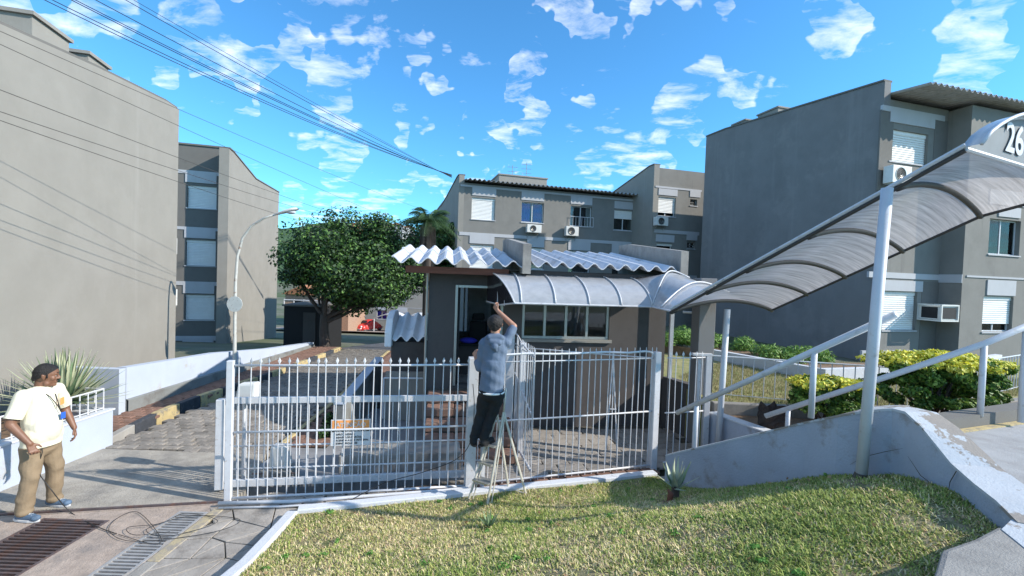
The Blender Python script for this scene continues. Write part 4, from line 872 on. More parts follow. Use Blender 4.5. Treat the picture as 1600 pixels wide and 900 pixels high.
def tuft(n, P, z, hmin, hmax, cols, name, label, wid=.006, lean=.5):
    xs = [p[0] for p in P]; ys = [p[1] for p in P]; r = RNG; pts = []
    while len(pts) < n:
        x = r.uniform(min(xs), max(xs)); y = r.uniform(min(ys), max(ys))
        if inpoly(x, y, P): pts.append((x, y))
    pts = np.array(pts); x, y = pts[:, 0], pts[:, 1]; h = r.uniform(hmin, hmax, n); a = r.uniform(0, 2*pi, n); l = r.uniform(0, lean, n)*h; w = wid*r.uniform(.6, 1.3, n); zz = np.full(n, z)
    b0 = np.stack([x-np.sin(a)*w, y+np.cos(a)*w, zz], 1); b1 = np.stack([x+np.sin(a)*w, y-np.cos(a)*w, zz], 1); tp = np.stack([x+np.cos(a)*l, y+np.sin(a)*l, zz+h], 1)
    V = np.stack([b0, b1, tp], 1).reshape(-1, 3); me = bpy.data.meshes.new(name); me.vertices.add(3*n); me.vertices.foreach_set('co', V.astype(np.float32).ravel()); me.loops.add(3*n); me.loops.foreach_set('vertex_index', np.arange(3*n, dtype=np.int32)); me.polygons.add(n); me.polygons.foreach_set('loop_start', np.arange(0, 3*n, 3, dtype=np.int32)); me.update(calc_edges=True)
    cl = np.array(cols); col = cl[r.integers(0, len(cl), n)]*(.7+.6*r.random(n))[:, None]; ca = me.color_attributes.new('tint', 'FLOAT_COLOR', 'POINT'); ca.data.foreach_set('color', np.repeat(np.concatenate([col, np.ones((n, 1))], 1), 3, 0).astype(np.float32).ravel()); me.materials.append(M['grass'])
    o = obj(name, me); o['kind'] = 'stuff'; o['label'] = label; o['category'] = 'grass'; return o
tuft(40000, [(3.5, 7.6), (6.4, 7.4), (12, 9.5), (12, 12), (6, 12), (3.6, 9.5)], TGZ, .02, .07, [(.34, .30, .14), (.22, .24, .08), (.4, .33, .2)], 'terrace_grass', 'dry yellow grass on the terrace behind the thin railing')
def raised_bed():
    struct('raised_bed', MB().prism([(4.0, 13.0), (5.45, 11.6), (6.45, 9.9), (6.75, 9.5), (9, 10.2), (9, 10.8), (7.2, 10.5), (6.0, 12.6), (4.0, 14)], .2, 1.14), 'soil')
    struct('raised_bed_kerb', strip([(4.6, 12.9), (5.4, 11.55), (6.4, 9.85), (6.7, 9.45), (9, 10.1), (14, 12.7)], .14, .35, lambda x, y: 1.18), 'kwhite')
    L_ = ['feathery green bed plants left of the big square column', 'feathery green bed plants right of the big square column', 'low feathery bed plants at the right end by the dark wall']
    for i, (x, y, rx, rz) in enumerate(((4.7, 12.9, .7, .42), (5.75, 12.3, .8, .30), (6.9, 10.9, .6, .20))):
        e = thing('bed_plant', L_[i], 'plant', (x, y, 1.1), 0, 'feathery plants in the raised bed')
        cl = [((random.uniform(-rx, rx), random.uniform(-.5, .5), random.uniform(.05, rz)), (.28, .25, .2)) for _ in range(14)]
        part('stem', MB().tube([(0, 0, -.05), (.05, 0, rz)], .015, 5), 'bark', e)
        o = obj('foliage', leaf_mesh('foliage', cl, 5000, .05, [(.16, .30, .05), (.24, .38, .08), (.10, .2, .04)], asp=.25), e); o['kind'] = 'stuff'
raised_bed()
def bush(label, c, r, n, seed, trunks):
    e = thing('trimmed_bush', label, 'bush', (c[0], c[1], .74), 0, 'trimmed yellow green bushes behind the landing'); cz = c[2]-.74; rr = random.Random(seed); cl = []; top = []
    for i in range(int(60*r[0])):
        a = rr.uniform(0, 2*pi); q = sqrt(rr.random())*.85; x, y = r[0]*q*cos(a), r[1]*q*sin(a); z = cz+r[2]*(1-1.75*rr.random()**1.25)*.75*sqrt(max(.15, 1-q*q*.6)); cl.append(((x, y, z), (.14, .14, .09)))
        if rr.random() < .8: z2 = cz+r[2]*(.80+.12*rr.random())*sqrt(max(.2, 1-q*q*.7)); top.append(((x, y, z2), (.17, .17, .05)))
    tm = MB()
    for i in range(trunks):
        q = rr.choice(cl)[0]; limb(tm, (rr.uniform(-.1, .1), rr.uniform(-.08, .08), -.1), (q[0]*.8, q[1]*.8, q[2]), .028, .008, .12, 6, 6)
    part('stem', tm, 'bark', e, True)
    o = obj('crown', leaf_mesh('crown', cl, n, .030, [(.08, .17, .02), (.15, .27, .04), (.24, .34, .06), (.05, .11, .02)], asp=.6), e); o['kind'] = 'stuff'
    o = obj('new_growth', leaf_mesh('new_growth', top, int(n*.26), .028, [(.72, .66, .06), (.58, .58, .06), (.40, .46, .06), (.80, .72, .14)], asp=.6), e); o['kind'] = 'stuff'
bush('small rounded bush with yellow top right of the charred stump', (4.72, 6.55, 1.28), (.62, .45, .34), 9000, 1, 7)
bush('large wide bush with yellow top and bare stems behind the tall white post', (6.45, 6.75, 1.50), (1.15, .6, .54), 22000, 2, 18)
def stump():
    e = thing('tree_stump', 'charred black tree stump beside the stair handrail end', 'stump', (3.92, 6.55, .74)); r = random.Random(4); mb = MB(); P = []
    for j in range(9):
        z = j*.05; P.append([(cos(2*pi*i/22)*(.17+.03*r.uniform(-1, 1)+.05*(1-z)), sin(2*pi*i/22)*(.15+.03*r.uniform(-1, 1)), z+(.06*r.uniform(-1, 1) if j == 8 else 0)) for i in range(23)])
        P[-1][-1] = P[-1][0]
    mb.grid(P); mb.add(P[-1][:-1]+[(0, 0, .30)], [(i, (i+1) % 22, 22) for i in range(22)]); part('stump_wood', mb, 'stump', e)
stump()
# ------------------------------------------------------------------ left planter, retaining wall, yucca
def left_walls():
    e = thing('retaining_wall', 'long pale blue wall with a gray plinth along the brick sidewalk', 'wall', (-7.3, 8.6, 0))
    P = [(8.5, .92), (11.1, .76), (13.5, .48), (16.6, .22)]
    part('wall_body', MB().grid([[(0, y-8.6, -.3), (0, y-8.6, z), (-.18, y-8.6, z), (-.18, y-8.6, -.3)] for y, z in P]), 'bluew', e)
    part('plinth', MB().grid([[(.05, y-8.6, -.2), (.05, y-8.6, h), (.003, y-8.6, h+.02), (.003, y-8.6, -.2)] for y, h in ((8.5, .29), (11, .27), (16.6, .14))]), 'bluewd', e)
    e = thing('retaining_wall', 'short shaded wall behind the spiky plant, joined to the long pale wall', 'wall', (-7.49, 8.6, 0)); part('wall_body', MB().box(-2.2, .185, -.25, -.102, -.3, .915), 'bluew', e)
    e = thing('planter_wall', 'pale blue planter wall with a flat top behind the man', 'wall', (-6.3, 7.1, 0))
    part('wall_body', MB().box(-.16, 0, -4.6, 0, -.25, .56).box(-1.3, -.162, -.16, 0, -.25, .56), 'bluew', e); part('coping', MB().box(-.18, .02, -4.6, .02, .562, .585).box(-1.3, -.183, -.18, .02, .562, .585), 'kwhite', e)
    part('soil', MB().box(-1.6, -.162, -4.5, -.163, .0, .50), 'soil', e)
    e = thing('planter_railing', 'small white railing on top of the planter wall', 'railing', (-6.38, 7.02, .585)); h = .33
    part('rail', MB().tube([(0, 0, h), (0, -1.55, h)], .013, 6).tube([(0, 0, h), (-.9, 0, h)], .013, 6).tube([(0, 0, .03), (0, -1.55, .03)], .009, 5).tube([(0, 0, .03), (-.9, 0, .03)], .009, 5), 'white', e)
    pm = MB().tube([(0, 0, 0), (0, 0, h)], .009, 6).mesh('post', M['white'])
    for i in range(13): obj('post', pm, e, (0, -.13*i, 0))
    for i in range(1, 7): obj('post', pm, e, (-.14*i, 0, 0))
left_walls()
YL = mat('yucca_leaf', (.19, .28, .15), .55, .2, 3, .1, trans=.1); YE = mat('yucca_leaf_pale', (.55, .58, .38), .55, .12, 3, .1, trans=.1)
def leaf_blade(L_, w, m_, droop=.0, name='leaf', mt=None):
    mb = MB(); k = 7; rows = []
    for i in range(k+1):
        t = i/k; ww = w*(1-t**2.2)*(.75+.5*sin(pi*min(1, t*1.6)))+.0008; z = L_*t; y = droop*L_*t*t; rows.append([(-ww, y-.25*ww, z), (0, y+.12*ww, z), (ww, y-.25*ww, z)])
    mb.grid(rows, (0, -.002, 0)); return mb.mesh(name, mt, True)
def rosette(name, label, loc, n, L_, w, lo, hi, mats, stem=None, group=None, droop=.12, scat=.3):
    e = thing(name, label, 'plant', loc, 0, group); vs = [leaf_blade(L_*f, w, None, d, 'leaf', mt) for mt in mats for f, d in ((1, droop), (.85, droop*1.6), (.93, droop*.4))]
    for i in range(n):
        el = lo+(hi-lo)*((i+.5)/n)+random.uniform(-.08, .08); az = 2.39996*i+random.uniform(-scat, scat)*.4
        o = obj('leaf', random.choice(vs), e, (0, 0, stem or 0)); o.rotation_euler = (Matrix.Rotation(az, 3, 'Z') @ Matrix.Rotation(pi/2-el, 3, 'X')).to_euler()
    if stem: part('stem', MB().tube([(.0, 0, -.1), (0, 0, stem+.02)], [w*1.3, w*1.6], 8), 'bark', e, True)
    return e
rosette('variegated_yucca', 'big spiky striped yucca in the planter behind the man', (-6.85, 6.85, .5), 150, .84, .036, -.15, 1.5, [YL, YE, YE], .24)
AG = mat('agave_leaf', (.22, .32, .17), .5, .12, 4, .05, trans=.08); AG2 = mat('agave_leaf_pale', (.46, .52, .38), .5, .1, 4, .05, trans=.08)
p = gr(1050, 792, lz(1.9, 5.3)); z_ = lz(1.75, 5.2)
rosette('agave_plant', 'larger agave seedling on the lawn near the curved wall', (2.0, 5.2, lz(2.0, 5.2)-.02), 13, .36, .030, .3, 1.4, [AG, AG2, AG2], .14, 'agave seedlings on the lawn')
rosette('agave_plant', 'smaller agave seedling on the lawn below the ladder', (-.16, 4.72, lz(-.16, 4.72)-.03), 12, .20, .013, .5, 1.45, [AG], .03, 'agave seedlings on the lawn')
struct('bare_soil_patch', MB().prism([(1.98+.26*cos(a)*(1+.2*sin(3*a)), 5.15+.18*sin(a)) for a in [2*pi*i/16 for i in range(16)]], .1, lambda x, y: lz(x, y)-.008), 'soil')
e = thing('dry_agave_stump', 'small brown dried stub in front of the larger agave seedling', 'plant', (1.88, 5.05, lz(1.88, 5.05))); part('stub', MB().tube([(0, 0, -.05), (.01, 0, .08), (-.02, .01, .12)], [.035, .03, .012], 7), 'wood', e)
# ================================================================== GUARDHOUSE
GA = radians(8); GO = Vector((-1.56, 8.41, 0)); GU, GV = uv_axes(GA)
def G(x, y, z=0): return GO+GU*x+GV*y+Vector((0, 0, z))
def guardhouse():
    b = Bld('guardhouse', 'small dark taupe guardhouse with wavy white roof tiles behind the fence', (GO.x, GO.y), GA, 'guardhouse'); e = b.e; Wd = 4.75
    door = b.rect((712, 445), (765, 560)); door = (door[0], door[0]+.92, .80, door[3]); win = b.rect((817, 470), (951, 531)); win = (win[0], win[1], win[2], 2.42)
    b.wall(0, Wd, -.1, 3.0, [door, win], 'guard')
    bw = (door[0]+.05, door[0]+.95, 1.5, 2.6)
    # back wall with a bright opening seen through the doorway
    mb = MB(); mb.box(0, bw[0], 2.7, 2.95, 0, 3).box(bw[1], Wd, 2.7, 2.95, 0, 3).box(bw[0], bw[1], 2.7, 2.95, 0, bw[2]).box(bw[0], bw[1], 2.7, 2.95, bw[3], 3)
    part('back_wall', mb, 'side', e); part('side_wall', MB().box(0, .2, .25, 2.7, 0, 3), 'guard', e); part('side_wall', MB().box(Wd-.2, Wd, .25, 2.7, 0, 3), 'guard', e)
    part('floor_slab', MB().box(.2, Wd-.2, .25, 2.7, 0, .79), 'slate', e); part('ceiling', MB().box(.2, Wd-.2, .25, 2.7, 2.9, 2.99), 'side', e)
    part('partition', MB().box(door[1]+.25, door[1]+.33, .25, 2.7, .79, 2.9), 'guard', e)
    wn = part('back_window', MB().box(bw[0], bw[0]+.05, 2.72, 2.77, bw[2], bw[3]).box(bw[1]-.05, bw[1], 2.72, 2.77, bw[2], bw[3]).box(bw[0]+.2, bw[0]+.24, 2.72, 2.77, bw[2], bw[3]), 'white', e)
    part('blind', MB().box(bw[0]+.3, bw[1]-.05, 2.80, 2.81, bw[2], bw[3]), 'fibrow', wn)
    f = MB(); x0, x1, z0, z1 = door; f.box(x0, x0+.05, -.02, .12, z0, z1).box(x1-.05, x1, -.02, .12, z0, z1).box(x0+.05, x1-.05, -.02, .12, z1-.05, z1)
    d = part('door', f, 'alu', e, bevel=.004)
    part('door_leaf', MB().box(x0+.06, x0+.10, .13, .85, z0+.02, z1-.06), 'black', d)
    x0, x1, z0, z1 = win; t = .05; f = MB().box(x0, x1, .03, .10, z0, z0+t).box(x0, x1, .03, .10, z1-t, z1)
    for i in range(5):
        x = x0+(x1-x0-t)*i/4; f.box(x, x+t, .031, .099, z0+t, z1-t)
    w = part('window', f, 'alu', e); part('sill', MB().box(x0-.05, x1+.05, -.05, .03, z0-.06, z0-.003), 'side', w)
    for i in range(4): xa = x0+(x1-x0-t)*i/4+t; part('pane', MB().box(xa, xa+(x1-x0-t)/4-t, .06, .066, z0+t, z1-t), 'glass', w)
    part('drain_pipe', MB().tube([(-.03, -.03, 0), (-.03, -.03, 2.95)], .022, 8), 'alu', e)
    # eaves
    part('fascia_board', MB().box(-.40, 1.45, -.40, -.35, 2.92, 3.04), 'wood', e); part('fascia_board', MB().box(1.85, 4.55, -.40, -.35, 2.93, 3.02), 'guard', e)
    part('fascia_board', MB().box(-.40, -.36, -.349, 2.3, 2.92, 3.04), 'wood', e)
    part('rafter', MB().box(-.36, -.30, -.34, 2.4, 2.94, 3.05), 'wood', e)
    for i in range(2): part('roof_sheet', wave_sheet(-.62+i*1.12, .50+.04+i*1.12, -.62, 2.6, 3.145, 3.56, .30, .053, .02), 'fibrow', e)
    for i in range(3): part('roof_sheet', wave_sheet(1.84+i*.94, 2.78+.03+i*.94, -.62, 2.6, 3.16, 3.575, .30, .053, .02), 'fibrow', e)
    for i in range(2): part('roof_sheet', wave_sheet(-.62+i*1.12, .50+i*1.12, 1.0, 1.15, 3.385, 3.405, .30, .053, .03), 'fibrow', e)
    for x in (1.66, 4.66): part('fire_wall', MB().extr([(x, -.66, 2.97), (x, -.66, 3.50), (x, 1.9, 3.80), (x, 2.5, 3.80), (x, 2.5, 2.97)], (.15, 0, 0)), 'conc', e)
    part('ceiling_board', MB().box(-.55, 4.8, -.349, 0, 3.02, 3.035), 'guard', e)
    return b
gh_b = guardhouse()
def chair():
    e = thing('office_chair', 'black office chair with headrest seen through the guardhouse doorway', 'chair', G(1.05, 1.5, .79)); 
    part('seat', MB().cbox((0, 0, .45), (.46, .46, .09)), 'black', e, bevel=.02); part('backrest', MB().cbox((0, .0, .82), (.44, .08, .55), tap=.85), 'black', e, bevel=.03); part('headrest', MB().cbox((0, 0, 1.20), (.28, .08, .16), tap=.9), 'black', e, bevel=.03)
    part('column', MB().tube([(0, 0, .1), (0, 0, .42)], .03, 8), 'black', e)
    for i in range(5): a = 2*pi*i/5; part('leg', MB().tube([(0, 0, .12), (.3*cos(a), .3*sin(a), .05)], .02, 6), 'black', e)
    e2 = thing('counter', 'dark counter top inside the guardhouse doorway', 'counter', G(1.1, 1.0, .79)); part('top', MB().box(-.5, .55, -.1, .25, .62, .67), 'black', e2); part('front_panel', MB().box(-.48, .53, -.02, .0, .0, .618), 'guard', e2)
    e3 = thing('jacket', 'blue jacket lying on the counter in the guardhouse doorway', 'jacket', G(.82, 1.05, .79+.672)); part('cloth', MB().ball((0, 0, .05), .16, (12, 8), (1.2, .6, .4)), 'curtain', e3, True)
chair()
def porch():
    e = thing('square_column', 'tall square concrete column right of the guardhouse', 'column', (3.36, 7.98, 0), radians(4))
    part('shaft', MB().box(0, .30, 0, .30, -.2, 3.0), 'sidedk', e, bevel=.01)
    e = thing('porch_half_wall', 'dark half wall between the guardhouse corner and the square column', 'wall', (3.1, 9.0, 0)); d = Vector((3.42-3.1, 8.28-9.0)); L_ = d.length; e.rotation_euler = (0, 0, atan2(d.y, d.x))
    part('wall_body', MB().box(0, L_, 0, .15, -.2, 1.0), 'guard', e)
    e = thing('door_frame', 'white upright door frame post in the porch opening', 'door frame', (3.16, 9.0-.15, 0)); part('frame', MB().box(0, .07, 0, .07, .0, 2.75), 'white', e)
    e = thing('porch_beam', 'thin white beam under the arched canopy beside the column', 'beam', (3.2, 8.35, 2.36)); part('beam', MB().tube([(0, 0, 0), (.3, -.12, 0)], .022, 6), 'white', e)
porch()
def annex():
    e = thing('meter_shelter', 'low shelter with a white wavy roof and rounded end wall left of the guardhouse', 'shelter', (-2.42, 8.95, 0), radians(6))
    WR = mat('white_painted_shelter_roof', (.80, .82, .84), .6, .05, 5, .2, 60, stain=(.55, .55, .53), stain_at=(.6, .75), sscale=4); part('roof_sheet', wave_sheet(.06, .85, 0, .95, 1.60, 2.0, .225, .05, .02), WR, e)  # white paint; its extra brightness stands in for sunlight under the guardhouse shadow
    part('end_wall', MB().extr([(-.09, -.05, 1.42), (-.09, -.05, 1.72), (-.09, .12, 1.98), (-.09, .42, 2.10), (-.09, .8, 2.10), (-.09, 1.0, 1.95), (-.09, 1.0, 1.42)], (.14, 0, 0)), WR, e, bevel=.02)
    part('wall', MB().box(.02, .85, .12, .95, -.2, 1.50), 'guard', e)
    e = thing('low_wall', 'low gray wall panel under the wavy roofed shelter behind the fence', 'wall', (-2.42, 8.75, 0), radians(6)); part('wall_body', MB().box(0, .82, 0, .1, -.2, .95), 'side', e)
    e = thing('handrail', 'short white handrail in front of the low gray wall', 'handrail', (-2.40, 8.55, 0), radians(6)); part('rail', MB().tube([(0, 0, .88), (.74, 0, .88)], .018, 6), 'white', e); part('post', MB().tube([(0, 0, .88), (0, 0, .1)], .02, 6), 'white', e)
    e = thing('planter_box', 'narrow blue gray planter wall along the right brick sidewalk', 'planter', (-2.95, 7.6, 0)); part('wall_body', MB().hexa([(0, 0, -.2), (.16, 0, -.2), (.05, 2.6, -.2), (-.11, 2.6, -.2), (0, 0, .62), (.16, 0, .62), (.05, 2.6, .95), (-.11, 2.6, .95)]), 'bluewd', e)
    part('coping', MB().hexa([(-.01, -.01, .622), (.17, -.01, .622), (.06, 2.61, .952), (-.12, 2.61, .952), (-.01, -.01, .64), (.17, -.01, .64), (.06, 2.61, .97), (-.12, 2.61, .97)]), 'bluew', e)
    e = thing('small_shrub', 'small dark shrub at the foot of the narrow planter wall', 'shrub', (-3.12, 7.75, .02)); o = obj('foliage', leaf_mesh('foliage', [((random.uniform(-.08, .08), random.uniform(-.15, .2), random.uniform(.05, .35)), (.08, .1, .1)) for _ in range(8)], 700, .04, GD), e); o['kind'] = 'stuff'; part('stem', MB().tube([(0, 0, 0), (0, 0, .2)], .01, 5), 'bark', e)
    # brick steps up to the door
    e = struct('brick_steps', MB().box(-.001, 0, 0, .001, -.2, -.19), 'joint'); e.location = GO; e.rotation_euler = (0, 0, GA)
    vm = [stone_mesh('brick', 'brick', .235, .30, .14, .02, 50+i) for i in range(4)]
    for i in range(5):
        z = .155*(i+1); y = -1.75+.30*i; part('riser', MB().box(.05, 1.45, y+.02, .0 if i == 4 else y+.6, -.1, z-.03), 'joint', e)
        for k in range(6): obj('brick', random.choice(vm), e, (.17+k*.24, y+.14, z))
annex()
# ------------------------------------------------------------------ canopies
def arch_panel(name, A, B, mt, parent, uvs=(1, 1)):
    """A, B: lists of points; loft with uv"""
    mb = MB().grid([A, B]); me = mb.mesh(name, M[mt], True); n = len(A); uv = me.uv_layers.new(name='UVMap'); us = [(0, j/(n-1)*uvs[1]) for j in range(n)]+[(uvs[0], j/(n-1)*uvs[1]) for j in range(n)]
    off = random.random()*10
    for p in me.polygons:
        for li in p.loop_indices: a = us[me.loops[li].vertex_index]; uv.data[li].uv = (a[0]+off, a[1]+off)
    o = obj(name, me, parent); return o
def c1arc(x, n=14, x2=None, pr=1.35):
    P = []
    for i in range(n+1):
        a = radians(84)*i/n; P.append(G(x, -pr*sin(a), 2.42+.56*cos(a)))
    return P
def canopy1():
    e = thing('arched_canopy', 'smoked arched canopy over the guardhouse window', 'canopy', (0, 0, 0)); xs = [1.44, 1.55, 2.12, 2.70, 3.26, 3.80]
    arcs = [c1arc(x) for x in xs]; arcs[0] = [p-GU*(.34*(1-i/14)) for i, p in enumerate(arcs[0])]
    for a, b in zip(arcs[:-1], arcs[1:]): arch_panel('panel', a, b, 'polyb', e, (.6, 1))
    for i, a in enumerate(arcs[1:]): part('rib', MB().tube([p+Vector((0, -.004, .012)) for p in a], .013, 6), 'white', e, True)
    part('front_tube', MB().tube([arcs[0][-1], arcs[-1][-1]], .016, 6), 'white', e); part('wall_tube', MB().tube([arcs[0][0]+Vector((0, 0, .01)), G(4.6, 0, 2.98)], .016, 6), 'rail', e)
    # closed dark end
    a = arcs[0]; lo = [G(1.44, 0, 2.42), G(1.44, -.6, 2.44), a[-1]]
    pts = a+[G(1.28, -.65, 2.40), G(1.10, 0, 2.40)]; part('end_panel', MB().extr(pts, (-.006, 0, 0)), SMOKE, e)
    part('end_frame', MB().tube(a, .014, 6).tube([a[-1], G(1.28, -.65, 2.40), G(1.10, 0, 2.42)], .017, 6), 'white', e)
    for y in (-.55, -.9): z = 2.42+.56*sqrt(max(0, 1-(y/1.35)**2)); xx = 1.09+.34*(-y/1.35)**.9; part('stile', MB().tube([G(xx, y, 2.40), G(xx, y, z)], .009, 5), 'white', e)
    # corner piece turning to the stair canopy
    N = Vector((2.25, 6.3, 2.5)); wv = Vector((.85, .53, 0)); K = 14
    end = [N+wv*(2.6*i/K)+Vector((0, 0, .17*sin(pi*i/K))) for i in range(K+1)]; end_r = end
    mid = []; a = list(reversed(arcs[-1]))
    R2 = [a[i].lerp(G(4.55, -.05, 2.97), (i/K)*1.0) if False else a[i].lerp(Vector((3.35, 8.1, 2.97)), (i/K)**1.0*.9)+Vector((0, 0, .16*sin(pi*i/K))) for i in range(K+1)]
    R2[0] = a[0]
    arch_panel('corner_panel', R2, a, 'polyb', e); E2 = [R2[i].lerp(end_r[i], .5)+Vector((0, 0, .03*sin(pi*i/K))) for i in range(K+1)]
    arch_panel('corner_panel', E2, R2, 'polyb', e); arch_panel('corner_panel', end_r, E2, 'polyb', e)
    for q in (R2, E2): part('rib', MB().tube([p+Vector((0, 0, .03)) for p in q], .014, 6), 'white', e, True)
    part('front_tube', MB().tube([a[0], E2[0], N], .015, 6), 'white', e)
    return end
SMOKE = mat('smoked_dark_panel', (.03, .03, .035), .15, .1, 4, 0)
canopy1()
def canopy2():
    e = thing('arched_canopy', 'sloping smoked arched canopy over the stairs with number panel at its upper end', 'canopy', (0, 0, 0)); K = 18
    d = Vector((1.31, -2.1, 1.37)); N0 = Vector((3.56, 4.2, 3.87)); w = Vector((.85, .53, 0))
    def arc(t, rise=.17, w_=w, wd=2.62, off=0): p = N0+d*t; return [p+w_*(wd*i/K)+Vector((0, 0, rise*sin(pi*i/K)**.8+off)) for i in range(K+1)]
    ts = [-1.0, -.78, -.57, -.30, 0, .18]; arcs = [arc(t) for t in ts]
    w2 = Vector((.91, .41, 0)); arcs[-1] = arc(.18, .20, w2, 2.75)
    for a, b in zip(arcs[:-1], arcs[1:]):
        m_ = [p.lerp(q, .5) for p, q in zip(a, b)]
        mb = MB().grid([a, b]); arch_panel('panel', a, b, 'poly', e, (.5, 1))
    for i, a in enumerate(arcs[:-1]): part('rib', MB().tube([p-Vector((0, 0, .02)) for p in a], 0.030, 8), 'steelrib', e, True)
    for j, nm in ((0, 'edge_tube'), (-1, 'edge_tube')): part(nm, MB().tube([a[j]-Vector((0, 0, .012)) for a in arcs], .020, 6), 'steelrib', e)
    part('edge_trim', MB().tube([a[0]+Vector((-.012, -.008, .032)) for a in arcs], .020, 6), 'rail', e)
    # number panel at the upper end
    t0 = arcs[-1]; top = [N0+d*.18+w2*(2.75*i/K)+Vector((0, 0, .47*sin(pi*i/K)**.75)) for i in range(K+1)]
    part('tie_bar', MB().tube([t0[0], t0[-1]], .020, 6), 'white', e)
    nrm = Vector((-w2.y, w2.x, 0)); base = [t0[0]+w2*(2.75*i/K) for i in range(K+1)]
    part('number_panel', MB().grid([base, top], tuple(nrm*.006)), 'polyp', e)
    hood = [p-nrm*.10+Vector((0, 0, .02)) for p in top]; hb = [p+nrm*.03+Vector((0, 0, .02)) for p in top]
    arch_panel('hood', hood, hb, 'polyb', e); part('hood_rim', MB().tube(top, .016, 6), 'rail', e, True); part('hood_rim', MB().tube(hood, .016, 6), 'rail', e, True)
    # number 26 on the panel
    cu = bpy.data.curves.new('number', 'FONT'); cu.body = '26'; cu.size = .37; cu.extrude = .002; cu.align_x = 'LEFT'; cu.offset = .007; to = bpy.data.objects.new('tmp', cu); C.objects.link(to)
    dg = bpy.context.evaluated_depsgraph_get(); me = bpy.data.meshes.new_from_object(to.evaluated_get(dg)); bpy.data.objects.remove(to); me.name = 'number'; me.materials.clear(); me.materials.append(M['white'])
    o = obj('number', me, e); X = w2; Z = Vector((0, 0, 1)); Y = Z.cross(X); mt_ = Matrix((X, Z, -Y)).transposed().to_4x4(); mt_.translation = t0[0]+w2*.68+Vector((0, 0, .09))-nrm*.012; o.matrix_world = mt_
M['steelrib'] = mat('dark_gray_steel_rib', (.05, .045, .042), .6, .15, 8, .1)
M['polyp'] = mat('gray_number_panel', (.30, .31, .31), .5, .08, 4, .05, trans=.35)
canopy2()
def canopy_posts():
    b_ = Vector((3.30, 4.12, 0)); zb = lz(b_.x, b_.y); t_ = Vector((3.56, 4.2, 3.84)); e = thing('canopy_post', 'tall thick white post holding the stair canopy, rising from the lawn', 'post', (b_.x, b_.y, zb-.1))
    part('shaft', MB().tube([(0, 0, 0), (.13, .04, 3.84-zb+.1)], .047, 20), 'rail', e, True); part('base_dirt', MB().tube([(0, 0, .08), (0, 0, .125)], [.066, .05], 12), 'joint', e)
    e = thing('canopy_post', 'thinner white canopy post rising behind the lower handrail', 'post', (3.28, 6.9, 0)); part('shaft', MB().tube([(0, 0, .1), (.05, 0, 2.52)], .045, 14), 'rail', e, True)
canopy_posts()
def handrails():
    def P(px, py, D): return at(px, py, D)
    a, m_, b = P(1058, 645, 6.3), P(1330, 524, 4.55), P(1400, 491, 4.15)
    e = thing('stair_handrail', 'near thick gray handrail crossing behind the tall white post', 'handrail', a); q = lambda v: v-a
    part('rail', MB().tube([q(a), q(b)], .034, 14), 'rail', e, True)
    for t_, px_, py_ in ((.72, 1330, 655), (.13, 1096, 722)): c = a+(b-a)*t_; part('post', MB().tube([q(c)-Vector((0, 0, .02)), q(Vector((c.x, c.y, at(px_, py_, c.y).z)))], .030, 12), 'rail', e, True)
    a, b = P(1196, 650, 6.2), P(1700, 474, 4.6); m_ = P(1400, 584, 5.25)
    e = thing('stair_handrail', 'far gray handrail climbing from the charred stump past the wide bush', 'handrail', a); q = lambda v: v-a
    c = P(1538, 537, 4.9); part('rail', MB().tube([q(a), q(m_), q(c), q(P(1700, 470, 4.9))], .034, 14), 'rail', e, True)
    part('post', MB().tube([q(c)-Vector((0, 0, .02)), q(Vector((c.x, c.y, at(1533, 650, c.y).z)))], .030, 12), 'rail', e, True); c2 = a.lerp(m_, .20); part('post', MB().tube([q(c2), q(Vector((c2.x, c2.y, .8)))], .028, 12), 'rail', e, True)
    c3 = P(1604, 510, 4.9); part('post', MB().tube([q(c3), q(Vector((c3.x, c3.y, 1.5)))], .030, 12), 'rail', e, True)
handrails()
# ------------------------------------------------------------------ fences
def fence(name, label, A, B, z0, h, n, rails, spikes=True, cat='fence', r=.0072, zf=None, ext=.10, posts=(), group=None, skip=()):
    A = Vector(A); B = Vector(B); L_ = (B-A).length; ang = atan2(B.y-A.y, B.x-A.x); e = thing(name, label, cat, (A.x, A.y, z0), ang, group)
    b = MB().tube([(0, 0, 0), (0, 0, h+.015)], r, 6)
    if spikes:
        z = h+.015; w = .020; b.add([(0, 0, z+.085), (w, 0, z+.035), (0, .006, z+.035), (-w, 0, z+.035), (0, -.006, z+.035), (0, 0, z-.005)], [(0, 1, 2), (0, 2, 3), (0, 3, 4), (0, 4, 1), (5, 2, 1), (5, 3, 2), (5, 4, 3), (5, 1, 4)])
    else: b.tube([(0, 0, h+.015), (0, 0, h+ext), (0, 0, h+ext+.025)], [r, r*.9, .001], 6)
    me = b.mesh('bar', M['white'])
    for i in range(n):
        if i in skip: continue
        obj('bar', me, e, (L_*(i+.5)/n, random.uniform(-.002, .002), 0), (random.uniform(-.006, .006), random.uniform(-.010, .010), random.uniform(-.4, .4)))
    for z, rr in rails: part('rail', MB().tube([(0, 0, z), (L_*.33, 0, z-.004), (L_*.66, 0, z-.005), (L_, 0, z)], rr, 8), 'white', e, True)
    for x, w, ph in posts: part('post', MB().box(x-w/2, x+w/2, -w/2, w/2, -.05, ph), 'white', e, bevel=.006)
    return e
FA = (-3.36, 5.47); FB = (-.50, 6.02); FC = (2.33, 6.90)
fence('driveway_fence', 'long white fence of arrow topped bars with a warning sign behind it', FA, FB, .0, 1.70, 26, [(1.70, .014), (.87, .014), (.05, .016)], posts=((-.05, .075, 1.76), (2.93, .13, 1.80)))
